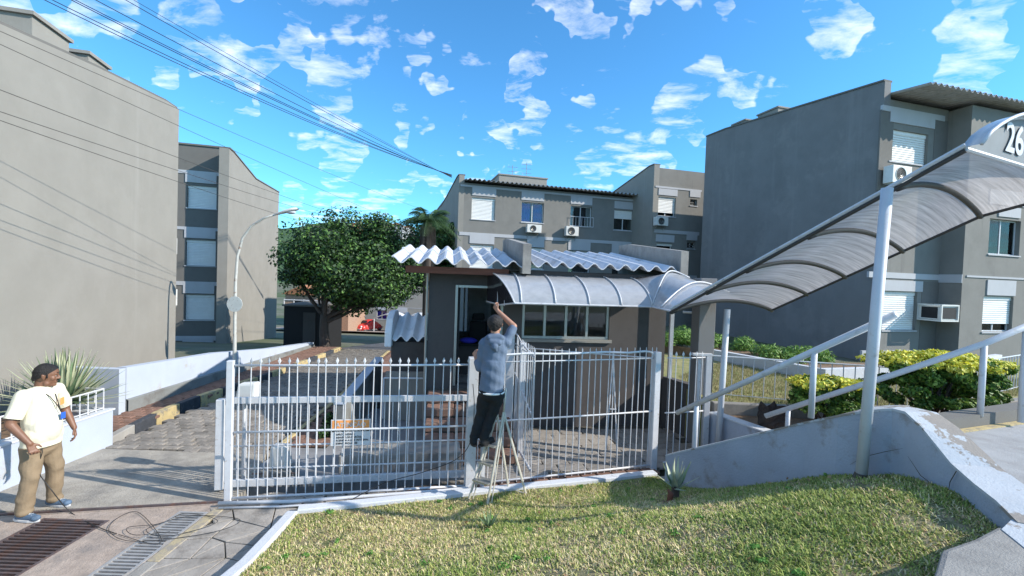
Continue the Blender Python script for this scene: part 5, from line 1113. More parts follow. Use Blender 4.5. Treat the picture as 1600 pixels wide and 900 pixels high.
# lower pipe lying along the fence base
e = thing('floor_pipe', 'white pipe running along the ground at the foot of the long fence', 'pipe', (-3.4, 5.36, .03), 0); part('pipe', MB().tube([(-.05, -.02, .02), (.8, .10, .01), (1.7, .30, .012), (2.6, .52, .01), (2.9, .60, .02), (3.0, .66, .18), (3.02, .7, .34)], .022, 8), 'white', e, True)
e = thing('floor_pipe', 'thinner white pipe lying just in front of the fence foot pipe', 'pipe', (-3.4, 5.30, .03), 0); part('pipe', MB().tube([(.0, -.03, .0), (.7, .05, .0), (1.5, .21, .0), (2.5, .44, .0)], .012, 6), 'white', e, True)
# sliding gate parked behind it
g_ = fence('sliding_gate', 'open sliding gate leaf with thick top rail parked behind the long fence', (-3.66, 5.74), (-.35, 6.32), .08, 1.06, 31, [(.50, .012), (.20, .012)], spikes=False, cat='gate', ext=-.03, posts=((-.03, .10, 1.12),))
part('top_rail', MB().box(.03, 3.36, -.025, .025, 1.06, 1.14), 'white', g_, bevel=.004); part('bottom_rail', MB().box(.03, 3.36, -.025, .025, -.03, .06), 'white', g_, bevel=.004); part('lock', MB().box(-.085, -.078, -.02, .03, .45, .55), 'black', g_)
def sign():
    a = at(517.5, 656, 5.93); b = at(579, 656, 6.03); w = (b-a).length; zb = at(519, 697, 5.93).z; h = a.z-zb
    e = thing('warning_sign', 'orange and gray ATENÇÃO warning sign fixed to the sliding gate', 'sign', (a.x, a.y, zb), atan2(b.y-a.y, b.x-a.x))
    part('board', MB().box(0, w, 0, .004, 0, h), 'signw', e); part('header', MB().box(.015, w-.015, -.003, -.0005, h*.655, h*.965), 'orange', e); part('black_strip', MB().box(.015, w-.015, -.003, -.0005, h*.53, h*.635), 'ink', e)
    def txt(s, x, z, size, mt, nm='lettering'):
        cu = bpy.data.curves.new(nm, 'FONT'); cu.body = s; cu.size = size; cu.offset = size*.02; cu.extrude = .0006; to = bpy.data.objects.new('tmp', cu); C.objects.link(to); dg = bpy.context.evaluated_depsgraph_get()
        me = bpy.data.meshes.new_from_object(to.evaluated_get(dg)); bpy.data.objects.remove(to); me.name = nm; me.materials.clear(); me.materials.append(M[mt]); return obj(nm, me, e, (x, -.0045, z), (pi/2, 0, 0)), max(v.co.x for v in me.vertices)
    o, l = txt('ATENÇÃO', .06, h*.715, h*.235, 'white'); o.scale = ((w-.12)/l, 1, 1)
    o, l = txt('SR. VISITANTE', .05, h*.545, h*.115, 'white'); o.scale = ((w-.10)/l, 1, 1)
    for i, s in enumerate(('- NÃO BUZINE;', '- ABAIXE OS FARÓIS;', '- ACENDA A LUZ INTERNA;', '- IDENTIFIQUE-SE')):
        o, l = txt(s, .04, h*(.40-.115*i), h*.10, 'ink'); k = (w*(.52, .70, .88, .60)[i])/l; o.scale = (k, 1, 1)
sign()
fB = fence('front_fence', 'white fence of slim bars with a curved top rail right of the ladder', FB, FC, .03, 1.70, 28, [(.88, .013), (.04, .015), (1.70, .009)], spikes=False, posts=((2.90, .10, 1.80),), ext=.15)
fB_L = (Vector(FC)-Vector(FB)).length
part('curved_top_rail', MB().tube([(0.1, 0, 1.80)]+[(x*.1, 0, 1.80+.01*sin(x)) for x in range(4, 27, 4)]+[(2.68, 0, 1.81), (2.78, 0, 1.80), (2.85, 0, 1.76), (2.88, 0, 1.68)], .016, 8), 'white', fB, True)
part('post', MB().box(.16, .21, -.06, -.01, -.03, 1.05), 'white', fB)
fC = fence('gate_leaf', 'narrow white gate leaf between the right fence post and the handrail foot', (2.45, 6.93), (3.12, 7.12), .03, 1.70, 6, [(.84, .012), (.06, .014), (1.70, .009)], spikes=True, cat='gate', r=.007)
e = thing('gate_post', 'pair of white square gate posts in front of the square column', 'post', (3.16, 7.16, 0)); part('post', MB().box(0, .09, 0, .09, 0, 1.74), 'white', e, bevel=.005); part('post', MB().box(-.12, -.07, .03, .08, .0, 1.68), 'white', e, bevel=.004); part('lintel', MB().box(-.22, .1, .0, .08, 1.742, 1.78), 'white', e, bevel=.004)
# open leaf seen edge-on
fD = fence('open_gate_leaf', 'opened white gate leaf standing edge on behind the front fence', (.36, 6.45), (.10, 7.75), .05, 1.72, 13, [(.05, .02), (1.70, .012)], spikes=False, cat='gate', posts=((.78, .09, 1.80),))
part('brace', MB().tube([(.1, 0, .85), (1.3, 0, 1.2)], .014, 6), 'white', fD); part('curved_top_rail', MB().tube([(0, 0, 1.72), (.5, 0, 1.74), (.9, 0, 1.79), (1.2, 0, 1.86), (1.34, 0, 1.88)], .014, 6), 'white', fD, True)
e = thing('porch_post', 'wide blue gray square post left of the opened gate leaf', 'post', (-.06, 7.75, 0)); part('shaft', MB().box(0, .14, 0, .14, 0, 1.95), 'rail', e, bevel=.006)
fE = fence('inner_gate', 'second white fence run with curved top behind the front fence', (.1, 7.75), (2.3, 7.1), .03, 1.62, 1, [(1.66, .012)], spikes=False, posts=())
fE.name = 'inner_rail'; fE['label'] = 'white rail running from the blue gray post back to the front fence'; fE['category'] = 'rail'
# leaning white frame near the front fence right end
e = thing('leaning_frame', 'two thin white poles leaning together behind the right part of the front fence', 'poles', (1.62, 7.0, 0)); part('pole', MB().tube([(-.06, 0, 0), (.05, .2, 1.75)], .012, 6), 'white', e); part('pole', MB().tube([(.14, 0, 0), (.05, .22, 1.75)], .012, 6), 'white', e); part('crossbar', MB().tube([(-.02, .1, .85), (.11, .1, .85)], .01, 6), 'white', e)
def terrace_railing():
    P = [Vector((3.62, 8.0)), Vector((6.35, 7.42)), Vector((9.0, 8.5)), Vector((12.5, 10.4))]; e = thing('terrace_railing', 'long low railing of thin white bars along the grass terrace', 'railing', (P[0].x, P[0].y, .88))
    pm = MB().tube([(0, 0, 0), (0, 0, .74)], .008, 6).mesh('bar', M['rail'])
    for a, b in zip(P[:-1], P[1:]):
        l = (b-a).length; n = int(l/.165); o = a-P[0]
        for i in range(n): q = o+(b-a)*(i/n); obj('bar', pm, e, (q.x, q.y, 0))
        q = b-P[0]; part('rail', MB().tube([(o.x, o.y, .74), (q.x, q.y, .74)], .013, 6), 'rail', e); part('rail', MB().tube([(o.x, o.y, .06), (q.x, q.y, .06)], .009, 6), 'rail', e)
terrace_railing()
# gate motors
def motors():
    p = at(386, 627, 6.1); e = thing('electric_box', 'white plastic hood hanging on a pole behind the left fence end', 'box', (p.x, p.y, p.z)); part('hood', MB().hexa([(-.14, -.07, 0), (.12, -.07, -.03), (.12, .09, -.03), (-.14, .09, 0), (-.10, -.06, .25), (.15, -.06, .27), (.15, .08, .27), (-.10, .08, .25)]), 'plastic', e, bevel=.03)
    part('pole', MB().tube([(-.05, .03, -p.z), (-.05, .03, .05)], .025, 8), 'white', e)
    p = gr(420, 765, 0); e = thing('gate_motor', 'white gate motor housing on a concrete block behind the long fence', 'gate motor', (p.x-.05, p.y+.35, 0)); part('plinth', MB().box(-.22, .2, -.12, .2, 0, .14), 'conc', e, bevel=.02)
    part('housing', MB().hexa([(-.12, -.08, .142), (.14, -.08, .142), (.14, .12, .142), (-.12, .12, .142), (-.10, -.07, .46), (.12, -.07, .46), (.12, .1, .46), (-.10, .1, .46)]), 'plastic', e, bevel=.03); part('chain', MB().tube([(-.3, -.13, .1), (.3, -.05, .1)], .012, 6), 'steel', e)
    e = thing('concrete_ledge', 'long low concrete ledge behind the sliding gate', 'ledge', (-2.4, 6.35, 0), radians(10)); part('slab', MB().box(0, 1.75, 0, .55, -.1, .26), 'conc', e, bevel=.02)
motors()
# ------------------------------------------------------------------ ladder
def ladder():
    e = thing('step_ladder', 'cream folding step ladder that the worker stands on', 'ladder', (-.3, 5.75, .05)); o = Vector((-.3, 5.75, .05)); f1 = at(733, 772, 5.66)-o; f2 = at(762, 772, 5.52)-o; b1 = at(795, 752, 5.98)-o; b2 = at(822, 765, 5.84)-o
    for q in (f1, f2, b1, b2): q.z = 0
    t1 = at(776, 641, 5.78)-o; t2 = at(787, 644, 5.68)-o; 
    for a, b in ((f1, t1), (f2, t2)):
        part('front_rail', MB().tube([a, b], .016, 6), 'ladder', e)
    part('front_rail', MB().tube([f1+Vector((.05, .01, 0)), t1+Vector((.02, 0, 0))], .009, 6), 'ladder', e); part('front_rail', MB().tube([f2+Vector((.05, .01, 0)), t2+Vector((.02, 0, 0))], .009, 6), 'ladder', e)
    for a, b in ((b1, t1), (b2, t2)): part('rear_leg', MB().tube([a, b], .015, 6), 'ladder', e)
    part('rear_brace', MB().tube([b1, b2], .010, 6), 'ladder', e)
    for t in (.22, .42, .62): 
        c = (f1.lerp(t1, t)+f2.lerp(t2, t))/2; ax = (f2.lerp(t2, t)-f1.lerp(t1, t)); n = Vector((-ax.y, ax.x, 0)).normalized()
        hw = ax/2*.96; dd = n*.07; part('step', MB().hexa([c-hw-dd, c+hw-dd, c+hw+dd, c-hw+dd]+[q+Vector((0, 0, .022)) for q in (c-hw-dd, c+hw-dd, c+hw+dd, c-hw+dd)]), 'alu', e)
    part('top_hoop', MB().tube([t1, t1+Vector((.02, 0, .30)), t2+Vector((.02, 0, .30)), t2], .012, 6), 'ladder', e, True)
    c = (f1.lerp(t1, .62)+f2.lerp(t2, .62))/2+o
    return c
LC = ladder()
# ------------------------------------------------------------------ lamp post
def lamp():
    p = Vector((at(367, 590, 11.6).x, 11.6, 0)); e = thing('street_lamp', 'rusty white street lamp with curved arm and cobra head by the pale wall', 'street lamp', (p.x, p.y, 0)); P = []
    for px, py in ((366, 610), (366.5, 560), (367, 500), (368, 440), (371, 400), (379, 372), (393, 353), (412, 341), (431, 335)): q = at(px, py, 11.6)-p; P.append(q)
    part('pole', MB().tube(P, [.050, .046, .040, .036, .033, .030, .028, .026, .024], 12), LP_M, e, True)
    h0 = at(428, 336, 11.6)-p; h1 = at(464, 327, 11.6)-p; d = h1-h0; nrm = Vector((0, 1, 0)); up = d.cross(nrm).normalized(); up = up if up.z > 0 else -up
    hd = MB()
    rows = []
    for t, w, hh in ((0, .03, .025), (.15, .05, .04), (.4, .09, .055), (.75, .12, .07), (.95, .09, .05), (1.0, .04, .02)):
        c = h0+d*t*1.05; rows.append([c+nrm*w*cos(a)+up*hh*sin(a)*(1 if sin(a) > 0 else .45) for a in [2*pi*k/12 for k in range(13)]])
    hd.grid(rows); part('lamp_head', hd, 'plastic', e, True); c = h0+d*.72-up*.035; part('lamp_glass', MB().ball(c, .10, (12, 8), (1.3, .8, .5)), 'fibrow', e, True)
    q = at(368, 475, 11.55)-p; part('round_plate', MB().tube([q+Vector((0, -.045, 0)), q+Vector((0, -.033, 0))], .20, 24), SPEC, e)
LP_M = mat('rust_spotted_pole_paint', (.50, .51, .48), .6, .1, 10, .2, 60, stain=(.24, .13, .08), stain_at=(.56, .66), sscale=7)
SPEC = mat('speckled_white_plate', (.52, .56, .55), .7, .1, 10, .1, 60, stain=(.2, .16, .14), stain_at=(.60, .66), sscale=20)
lamp()
# ------------------------------------------------------------------ overhead wires
def wires():
    WL = ['lowest wire of the upper bundle', 'second lowest wire of the upper bundle', 'third wire from below in the upper bundle', 'fourth wire from below in the upper bundle', 'third wire from above in the upper bundle', 'second wire from above in the upper bundle', 'uppermost thin wire of the upper bundle']
    for i, (px, sg, r) in enumerate(((38, .75, 0.011), (52, .68, .011), (88, .58, .012), (94, .50, .011), (134, .42, .011), (193, .30, .010), (206, .18, .007))):
        a = at(px-170, -100, 9.5+i*.15); b = at(706, 273+i*.8, 24.9); P = []
        for k in range(25): t = k/24; q = a.lerp(b, t); q.z -= sg*4*t*(1-t)*.55; P.append(q-a)
        e = obj('overhead_wire', MB().tube(P, r, 5).mesh('overhead_wire', M['cable']), None, a); tag(e, 'black overhead wire, '+WL[i], 'wire', 'wires running from the upper left to the long gray block')
    WM = ['faint wire crossing the pale walls highest up', 'wire crossing the left wall below the faint one', 'wire crossing the left wall and the topmost shutter', 'lower wire crossing the left wall and the lamp head', 'lowest wire crossing the left wall']
    for i, (y0, x1, y1, D, r) in enumerate(((58, 760, 352, 45, .004), (76, 770, 392, 45, .004), (156, 705, 376, 38, .0045), (196, 700, 372, 36, .0045), (208, 690, 390, 34, .0045))):
        a = at(-120, y0-62, 4.6); b = at(x1, y1, D); P = []
        for k in range(25): t = k/24; q = a.lerp(b, t); q.z -= .5*4*t*(1-t); P.append(q-a)
        e = obj('overhead_wire', MB().tube(P, r, 5).mesh('overhead_wire', M['cableg']), None, a); tag(e, WM[i], 'wire', 'thin wires crossing in front of the left walls')
wires()
def cables():
    P = []; r = random.Random(5)
    def g2(px, py): q = gr(px, py, .02); return q
    pts = [(46, 690, 'h')]; ctrl = [(185, 835), (240, 850), (250, 838), (215, 800), (180, 812), (172, 832), (215, 846), (330, 832), (375, 812), (300, 806), (230, 826), (262, 838), (340, 815), (290, 802), (250, 818), (200, 824), (212, 836), (270, 830)]
    P = [gr(x, y, .012+.004*i*.3) for i, (x, y) in enumerate(ctrl)]; C_ = []
    for i in range(len(P)-1):
        p0 = P[max(0, i-1)]; p1 = P[i]; p2 = P[i+1]; p3 = P[min(len(P)-1, i+2)]
        for k in range(8): t = k/8; C_.append(.5*((2*p1)+(p2-p0)*t+(2*p0-5*p1+4*p2-p3)*t*t+(-p0+3*p1-3*p2+p3)*t**3))
    o = P[0].copy(); e = obj('cable_coil', MB().tube([c-o for c in C_], .0032, 5).mesh('cable_coil', M['cable']), None, o); tag(e, 'loose coils of dark cable lying on the driveway between the drain grates', 'cable')
    a = at(48, 690, 5.05); Q = [a, at(56, 686, 5.0), at(66, 704, 4.98), at(60, 735, 4.98), at(80, 765, 4.96), gr(110, 800, .015), gr(150, 822, .015), P[0]]; C_ = []
    for i in range(len(Q)-1):
        p0 = Q[max(0, i-1)]; p1 = Q[i]; p2 = Q[i+1]; p3 = Q[min(len(Q)-1, i+2)]
        for k in range(8): t = k/8; C_.append(.5*((2*p1)+(p2-p0)*t+(2*p0-5*p1+4*p2-p3)*t*t+(-p0+3*p1-3*p2+p3)*t**3))
    e = obj('held_cable', MB().tube([c-a for c in C_], .005, 5).mesh('held_cable', M['cable']), None, a); tag(e, 'thin dark cable hanging from the hand of the man in the cream shirt', 'cable')
    Q = [at(739, 600, 5.84), at(741, 640, 5.80), at(735, 690, 5.78), at(712, 718, 5.80), at(660, 738, 5.75), at(600, 755, 5.70), gr(540, 786, .03)]; C_ = []; a = Q[0]
    for i in range(len(Q)-1):
        p0 = Q[max(0, i-1)]; p1 = Q[i]; p2 = Q[i+1]; p3 = Q[min(len(Q)-1, i+2)]
        for k in range(8): t = k/8; C_.append(.5*((2*p1)+(p2-p0)*t+(2*p0-5*p1+4*p2-p3)*t*t+(-p0+3*p1-3*p2+p3)*t**3))
    e = obj('hanging_cable', MB().tube([c-a for c in C_], .005, 5).mesh('hanging_cable', M['cable']), None, a); tag(e, 'thin dark cable hanging down the fence post beside the worker', 'cable')
cables()
# ================================================================== PEOPLE
def blend(name, prims, voxel, mt, parent, smooth=6, wrinkle=0, wscale=14, seed=0):
    """prims: ('c', p0, p1, r0, r1, squash(optional (sx,sy)))  or ('b', center, r, (sx,sy,sz))"""
    mb = MB()
    for p in prims:
        if p[0] == 'b': mb.ball(p[1], p[2], (16, 12), p[3])
        else:
            a, b = Vector(p[1]), Vector(p[2]); r0, r1 = p[3], p[4]; sq = p[5] if len(p) > 5 else (1, 1); n = 8; l = (b-a).length
            t = MB()
            pts = [a.lerp(b, i/n) for i in range(n+1)]; t.tube(pts, [r0+(r1-r0)*i/n for i in range(n+1)], 14); t.ball(a, r0, (14, 10)); t.ball(b, r1, (14, 10))
            if sq != (1, 1): c = (a+b)/2; t.v = [(c.x+(v[0]-c.x)*sq[0], c.y+(v[1]-c.y)*sq[1], v[2]) for v in t.v]
            mb.add(t.v, t.f)
    me = mb.mesh(name, M[mt] if isinstance(mt, str) else mt); o = bpy.data.objects.new(name, me); C.objects.link(o)
    md = o.modifiers.new('r', 'REMESH'); md.mode = 'VOXEL'; md.voxel_size = voxel; md.use_smooth_shade = True
    sm = o.modifiers.new('s', 'SMOOTH'); sm.factor = .5; sm.iterations = smooth
    dg = bpy.context.evaluated_depsgraph_get(); m2 = bpy.data.meshes.new_from_object(o.evaluated_get(dg)); m2.name = name; bpy.data.objects.remove(o)
    if wrinkle:
        n = len(m2.vertices); co = np.zeros(n*3, np.float32); m2.vertices.foreach_get('co', co); co = co.reshape(-1, 3); no = np.zeros(n*3, np.float32); m2.vertices.foreach_get('normal', no); no = no.reshape(-1, 3)
        x, y, z = co.T; s = wscale; w = np.sin(z*s*1.3+2*np.sin(x*s*.5+seed)+1.5*np.sin(y*s*.6))*np.sin(x*s*.9+seed+np.sin(z*s*.4)*2)+.5*np.sin(z*s*2.7+x*s*1.7+seed*2)+.4*np.sin((x+y)*s*2.1-z*s)
        m2.vertices.foreach_set('co', (co+no*(w*wrinkle)[:, None]).astype(np.float32).ravel()); m2.update()
    m2.polygons.foreach_set('use_smooth', [True]*len(m2.polygons)); ob = obj(name, m2, parent); return ob
def hand(w, d, side, curl=.5, up=Vector((0, -1, 0)), sc=1.0):
    """w wrist point, d direction of the hand, side = sideways direction towards the thumb; returns prims"""
    w = Vector(w); d = Vector(d).normalized(); s = Vector(side); s = (s-d*s.dot(d)).normalized(); n = d.cross(s); P = []
    pl = .085*sc
    for k in (-1, 0, 1): P.append(('c', w+s*k*.018*sc, w+d*pl+s*k*.024*sc, .014*sc, .014*sc))
    for i, (off, ln) in enumerate(((.033, .070), (.011, .080), (-.011, .074), (-.032, .058))):
        a = w+d*pl*.95+s*off*sc; c = curl*(.9+.12*i); d1 = (d*cos(c*.6)+n*sin(c*.6)).normalized(); d2 = (d*cos(c*1.5)+n*sin(c*1.5)).normalized(); d3 = (d*cos(c*2.2)+n*sin(c*2.2)).normalized()
        b = a+d1*ln*.45*sc; e = b+d2*ln*.32*sc; f = e+d3*ln*.25*sc; P += [('c', a, b, .0095*sc, .0088*sc), ('c', b, e, .0088*sc, .008*sc), ('c', e, f, .008*sc, .0065*sc)]
    a = w+d*.022*sc+s*.028*sc; b = a+(d*.6+s*.8+n*.25).normalized()*.038*sc; e = b+(d*.9+s*.25+n*.4*curl).normalized()*.032*sc; P += [('c', a, b, .013*sc, .0105*sc), ('c', b, e, .0105*sc, .0085*sc)]
    return P
def head(c, fwd, s=1.0, up=(0, 0, 1)):
    """c head centre, fwd look direction; returns prims and a mapping function"""
    f = Vector(fwd).normalized(); u = Vector(up); u = (u-f*u.dot(f)).normalized(); r = f.cross(u); c = Vector(c)
    q = lambda x, y, z: c+(r*x+f*y+u*z)*s
    P = [('b', q(0, -.010, .030), .094*s, (1, 1, 1)), ('b', q(0, .025, .035), .078*s, (1, 1, 1)), ('b', q(0, .030, -.030), .064*s, (1, 1, 1)), ('b', q(0, .045, -.078), .038*s, (1, 1, 1)), ('c', q(-.035, .02, -.07), q(.035, .02, -.07), .034*s, .034*s), ('c', q(-.038, .085, .030), q(.038, .085, .030), .013*s, .013*s),
         ('c', q(0, .094, .018), q(0, .112, -.018), .009*s, .014*s), ('b', q(-.013, .100, -.022), .010*s, (1, 1, 1)), ('b', q(.013, .100, -.022), .010*s, (1, 1, 1)), ('c', q(-.018, .090, -.050), q(.018, .090, -.050), .009*s, .009*s), ('c', q(-.015, .087, -.062), q(.015, .087, -.062), .010*s, .010*s),
         ('b', q(0, .077, -.088), .020*s, (1, 1, 1)), ('b', q(-.045, .062, -.015), .026*s, (1, 1, 1)), ('b', q(.045, .062, -.015), .026*s, (1, 1, 1))]
    for sx in (-1, 1): P += [('c', q(sx*.088, -.004, .018), q(sx*.084, -.002, -.022), .016*s, .011*s), ('c', q(sx*.097, -.014, .022), q(sx*.094, -.012, -.004), .009*s, .008*s)]
    return P, q
def cut_mesh(o, co, no):
    import bmesh as _b
    bm = _b.new(); bm.from_mesh(o.data); _b.ops.bisect_plane(bm, geom=bm.verts[:]+bm.edges[:]+bm.faces[:], plane_co=co, plane_no=no, clear_outer=True); bm.to_mesh(o.data); bm.free(); o.data.update()
def hair_cap(q, s, e, thick=.008):
    P = [('b', q(0, -.010, .030), (.094+thick)*s, (1, 1, 1)), ('b', q(0, .025, .035), (.078+thick)*s, (1, 1, 1)), ('b', q(0, -.035, -.015), .078*s, (1, 1, 1))]
    o = blend('hair', P, .0055, 'hair', e, 2, .0018, 70); a = q(0, .088, .078); b = q(0, -.10, -.062); r = (q(1, 0, 0)-q(0, 0, 0)).normalized(); n = (b-a).cross(r).normalized()
    if n.dot(q(0, 0, 1)-q(0, 0, 0)) > 0: n = -n
    cut_mesh(o, a, n)
    for sx in (-1, 1): part('sideburn', MB().cbox(q(sx*.088, .022, .012), (.012, .022, .05)), 'hair', e, bevel=.004)
def man():
    e = thing('person', 'stout man in a cream shirt and khaki trousers holding a cable, looking right', 'person', (-5.33, 5.08, .0), radians(-92)); H = 1.0
    hd, q = head((-.02, .035, 1.585), (-.62, .80, -.10), 1.10)
    e.scale = (.93, .93, 1.0); shR = (.215, -.01, 1.385); elR = (.315, -.02, 1.12); wrR = (.27, .17, .905); shL = (-.215, -.01, 1.385); elL = (-.33, -.05, 1.12); wrL = (-.32, .09, .895)
    body = hd+[('c', (0, -.015, 1.38), (0, .005, 1.53), .068, .062), ('c', (-.10, -.01, 1.40), (.10, -.01, 1.40), .07, .07), ('c', (0, 0, 1.0), (0, -.01, 1.35), .12, .10),
         ('c', shR, elR, .062, .050), ('c', elR, wrR, .050, .030), ('c', shL, elL, .062, .050), ('c', elL, wrL, .050, .030)]
    body += hand(wrR, (-.12, .30, -.9), (-.8, .3, 0), 1.0, sc=1.08)+hand(wrL, (.05, .25, -.95), (.6, .6, 0), .55, sc=1.08)
    for s in (-1, 1): body += [('c', (s*.10, 0, .90), (s*.135, .03, .50), .09, .06), ('c', (s*.135, .03, .50), (s*.16, .0, .09), .055, .04)]
    blend('body', body, .0065, 'skin', e, 3)
    hair_cap(q, 1.10, e)
    for s in (-1, 1): ey = part('eye', MB().ball(q(s*.031, .079, .008), .0125, (10, 8)), 'sole', e, True); part('iris', MB().ball(q(s*.031, .0885, .008), .0055, (8, 6)), 'black', ey, True)
    part('moustache', MB().tube([q(-.028, .092, -.043), q(0, .101, -.038), q(.028, .092, -.043)], [.004, .007, .004], 6), 'hair', e, True)
    part('eyebrow', MB().tube([q(-.045, .088, .038), q(-.03, .096, .042), q(-.014, .098, .038)], .0045, 5), 'hair', e); part('eyebrow', MB().tube([q(.045, .088, .038), q(.03, .096, .042), q(.014, .098, .038)], .0045, 5), 'hair', e)
    sh = [('c', (-.10, -.01, 1.375), (.10, -.01, 1.375), .09, .09), ('c', (-.175, -.01, 1.375), (.175, -.01, 1.375), .076, .076), ('c', (0, .0, 1.08), (0, -.01, 1.32), .188, .155, (1.0, .84)), ('b', (0, .055, 1.02), .168, (1.02, .95, 1.35)), ('c', (-.05, .01, .82), (.05, .01, .82), .155, .155), ('c', (-.05, .015, .92), (.05, .015, .92), .158, .158), ('b', (0, .0, 1.435), .085, (1.2, 1, .6))]
    o = blend('shirt', sh, .008, 'shirt', e, 6, .0075, 9, 1.0)
    for sg, sp, ep in ((1, Vector(shR), Vector(shR).lerp(Vector(elR), .86)), (-1, Vector(shL), Vector(shL).lerp(Vector(elL), .86))):
        sv = blend('sleeve', [('c', sp+Vector((-sg*.03, 0, .0)), ep, .086, .082)], .007, 'shirt', e, 2, .005, 12, sg); d_ = (ep-sp).normalized(); cut_mesh(sv, ep-d_*.02, d_); sv.modifiers.new('cloth', 'SOLIDIFY').thickness = .004
    me = o.data   # open the shirt below the hem and above the collar
    import bmesh as _b
    def cut(o, co, no):
        bm = _b.new(); bm.from_mesh(o.data); _b.ops.bisect_plane(bm, geom=bm.verts[:]+bm.edges[:]+bm.faces[:], plane_co=co, plane_no=no, clear_outer=True); bm.to_mesh(o.data); bm.free(); o.data.update()
    cut(o, (0, 0, .80), (0, 0, -1)); so_ = o.modifiers.new('cloth', 'SOLIDIFY'); so_.thickness = .005
    part('collar', MB().tube([(.082*cos(a), -.012+.075*sin(a), 1.452-.03*max(0, sin(a))) for a in [2*pi*i/20 for i in range(20)]], .009, 6, closed=True), 'shirt', e, True)
    tr = [('c', (-.05, .0, .86), (.05, .0, .86), .142, .142), ('c', (-.05, -.01, .78), (.05, -.01, .78), .138, .138)]
    for s in (-1, 1):
        k = (s*.14, .03, .48); a = (s*.17, -.01, .13); tr += [('c', (s*.095, 0, .80), k, .112, .090), ('c', k, a, .086, .078), ('b', (s*.17, 0, .10), .085, (1, 1, .6)), ('c', (s*.155, .01, .33), (s*.165, .0, .24), .084, .084)]
    blend('trousers', tr, .008, 'khaki', e, 5, .006, 15, 2.0)
    for s in (-1, 1):
        shp = [('c', (s*.17, -.06, .055), (s*.18, .11, .045), .048, .042), ('b', (s*.183, .15, .042), .045, (1, 1.1, .8)), ('b', (s*.17, -.05, .08), .05, (1, 1, 1))]; o = blend('shoe', shp, .006, 'shoe', e, 3)
        part('sole', MB().extr([(s*.18+.05*cos(a)*(1 if sin(a) > 0 else .9), .035+.165*sin(a), .002) for a in [2*pi*i/18 for i in range(18)]], (0, 0, .028)), 'sole', o, bevel=.006); part('lace', MB().tube([(s*.18-.02, .07, .092), (s*.18+.02, .085, .090), (s*.18-.02, .10, .084), (s*.18+.02, .115, .08)], .004, 5), 'sole', o)
    part('lanyard', MB().tube([(-.065, .0, 1.465), (-.06, .12, 1.36), (-.05, .175, 1.24), (-.045, .212, 1.165), (-.03, .175, 1.25), (.02, .135, 1.36), (.065, .0, 1.465)], .005, 5), 'blackc', e, True)
    part('badge', MB().cbox((-.047, .232, 1.13), (.055, .012, .075)), 'bluep', e, bevel=.004)
    part('shirt_patch', MB().cbox((-.12, .140, 1.275), (.07, .012, .08), Matrix.Rotation(.42, 3, 'Z')), 'orange', e, bevel=.004)
man()
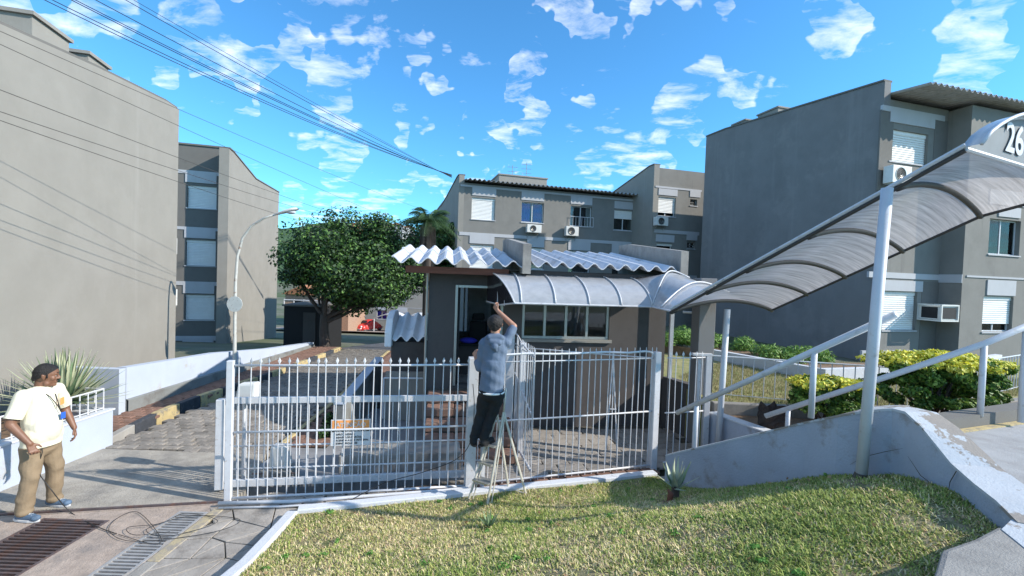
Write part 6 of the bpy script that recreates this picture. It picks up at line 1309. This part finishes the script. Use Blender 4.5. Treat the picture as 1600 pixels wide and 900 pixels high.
def worker():
    fx, fy, fz = -.35, 5.66, .76; e = thing('person', 'worker in gray blue hoodie and black trousers on the ladder, reaching up to the canopy', 'person', (fx, fy, fz), radians(0))
    Lv = lambda px, py, D: at(px, py, D)-Vector((fx, fy, fz))
    hR = Lv(776, 484, 5.92); elR = Lv(803, 510, 5.78); shR = Lv(790, 535, 5.70); shL = Lv(757, 537, 5.70); elL = Lv(749, 575, 5.73); hL = Lv(743, 556, 5.86); hc = Lv(774, 507, 5.72); nk = Lv(774, 527, 5.69); pel = Lv(768, 612, 5.68); ft1 = Vector((-.065, .0, .0)); ft2 = Vector((.055, -.02, .0)) 
    hd, q = head(hc, (.15, 1, .25), .98, (-.05, -.2, 1))
    dR = (hR-elR).normalized(); wR = elR+dR*((hR-elR).length-.02); dL = (hL-elL).normalized(); wL = hL-dL*.02
    body = hd+[('c', nk-Vector((0, 0, .05)), hc+Vector((0, -.02, -.05)), .060, .056), ('c', shL, shR, .06, .06), ('c', pel, nk-Vector((0, -.02, .12)), .09, .08), ('c', shR, elR, .050, .041), ('c', elR, wR, .042, .027), ('c', shL, elL, .05, .041), ('c', elL, wL, .042, .028)]
    body += hand(wR, dR+Vector((0, .3, .3)), (0, -.3, 1), 1.1)+hand(wL, dL+Vector((-.2, .5, .3)), (.2, .2, 1), 1.0)
    blend('body', body, .0065, 'skinl', e, 3)
    hair_cap(q, .98, e, .011)
    z = Vector((0, 0, 1)); m_ = nk.lerp(pel, .5)
    sh = [('c', shL, shR, .078, .078), ('c', nk-z*.10, m_, .165, .15, (1.0, .72)), ('c', m_, pel+z*.05, .155, .155, (1.0, .80)), ('c', shR, shR.lerp(elR, .85), .072, .060), ('c', shL, elL, .072, .056), ('c', elL, elL.lerp(wL, .5), .056, .048), ('b', nk+Vector((.0, -.02, -.03)), .085, (1.1, 1, .6))]
    o = blend('hoodie', sh, .0075, 'hoodie', e, 5, .0055, 17, .5)
    hood = [('c', nk+Vector((-.07, -.06, .0)), nk+Vector((.07, -.06, .0)), .045, .045), ('c', nk+Vector((-.05, -.10, -.05)), nk+Vector((.05, -.10, -.05)), .04, .04), ('c', nk+Vector((0, -.12, -.10)), nk+Vector((.02, -.115, -.15)), .045, .02)]
    blend('hood', hood, .0075, 'hoodie', o, 4, .003, 20)
    part('shirt_hem', MB().tube([pel+Vector((.152*cos(a), .122*sin(a), -.005)) for a in [2*pi*i/20 for i in range(20)]], .014, 6, closed=True), 'shutter', e, True)
    hp = [pel+Vector((-.075, 0, -.04)), pel+Vector((.075, 0, -.04))]; tr = [('c', pel+Vector((-.05, 0, -.03)), pel+Vector((.05, 0, -.03)), .118, .118)]
    for h, f in zip(hp, (ft1, ft2)):
        a = f+Vector((0, -.02, .10)); k = h.lerp(a, .5)+Vector((.01, .04, 0)); tr += [('c', h, k, .098, .072), ('c', k, a, .070, .060), ('b', a, .063, (1, 1, .7))]
    blend('trousers', tr, .0075, 'blackc', e, 4, .005, 18, 3)
    for f in (ft1, ft2):
        d = Vector((.10, .10, 0)) if f is ft2 else Vector((-.03, .13, 0)); o = blend('shoe', [('c', f+Vector((0, -.05, .045)), f+d+Vector((0, 0, .035)), .042, .036), ('b', f+Vector((0, -.04, .07)), .043, (1, 1, 1))], .006, 'blackc', e, 3)
        c = f+d*.4; ang = atan2(d.y, d.x); part('sole', MB().prism([(c.x+.14*cos(t)*cos(ang)-.045*sin(t)*sin(ang), c.y-.02+.14*cos(t)*sin(ang)+.045*sin(t)*cos(ang)) for t in [2*pi*i/16 for i in range(16)]], -.004, .018), 'black', o)
    part('sock', MB().tube([ft2+Vector((.0, -.03, .055)), ft2+Vector((.0, -.03, .11))], .046, 10), 'sole', e)
worker()
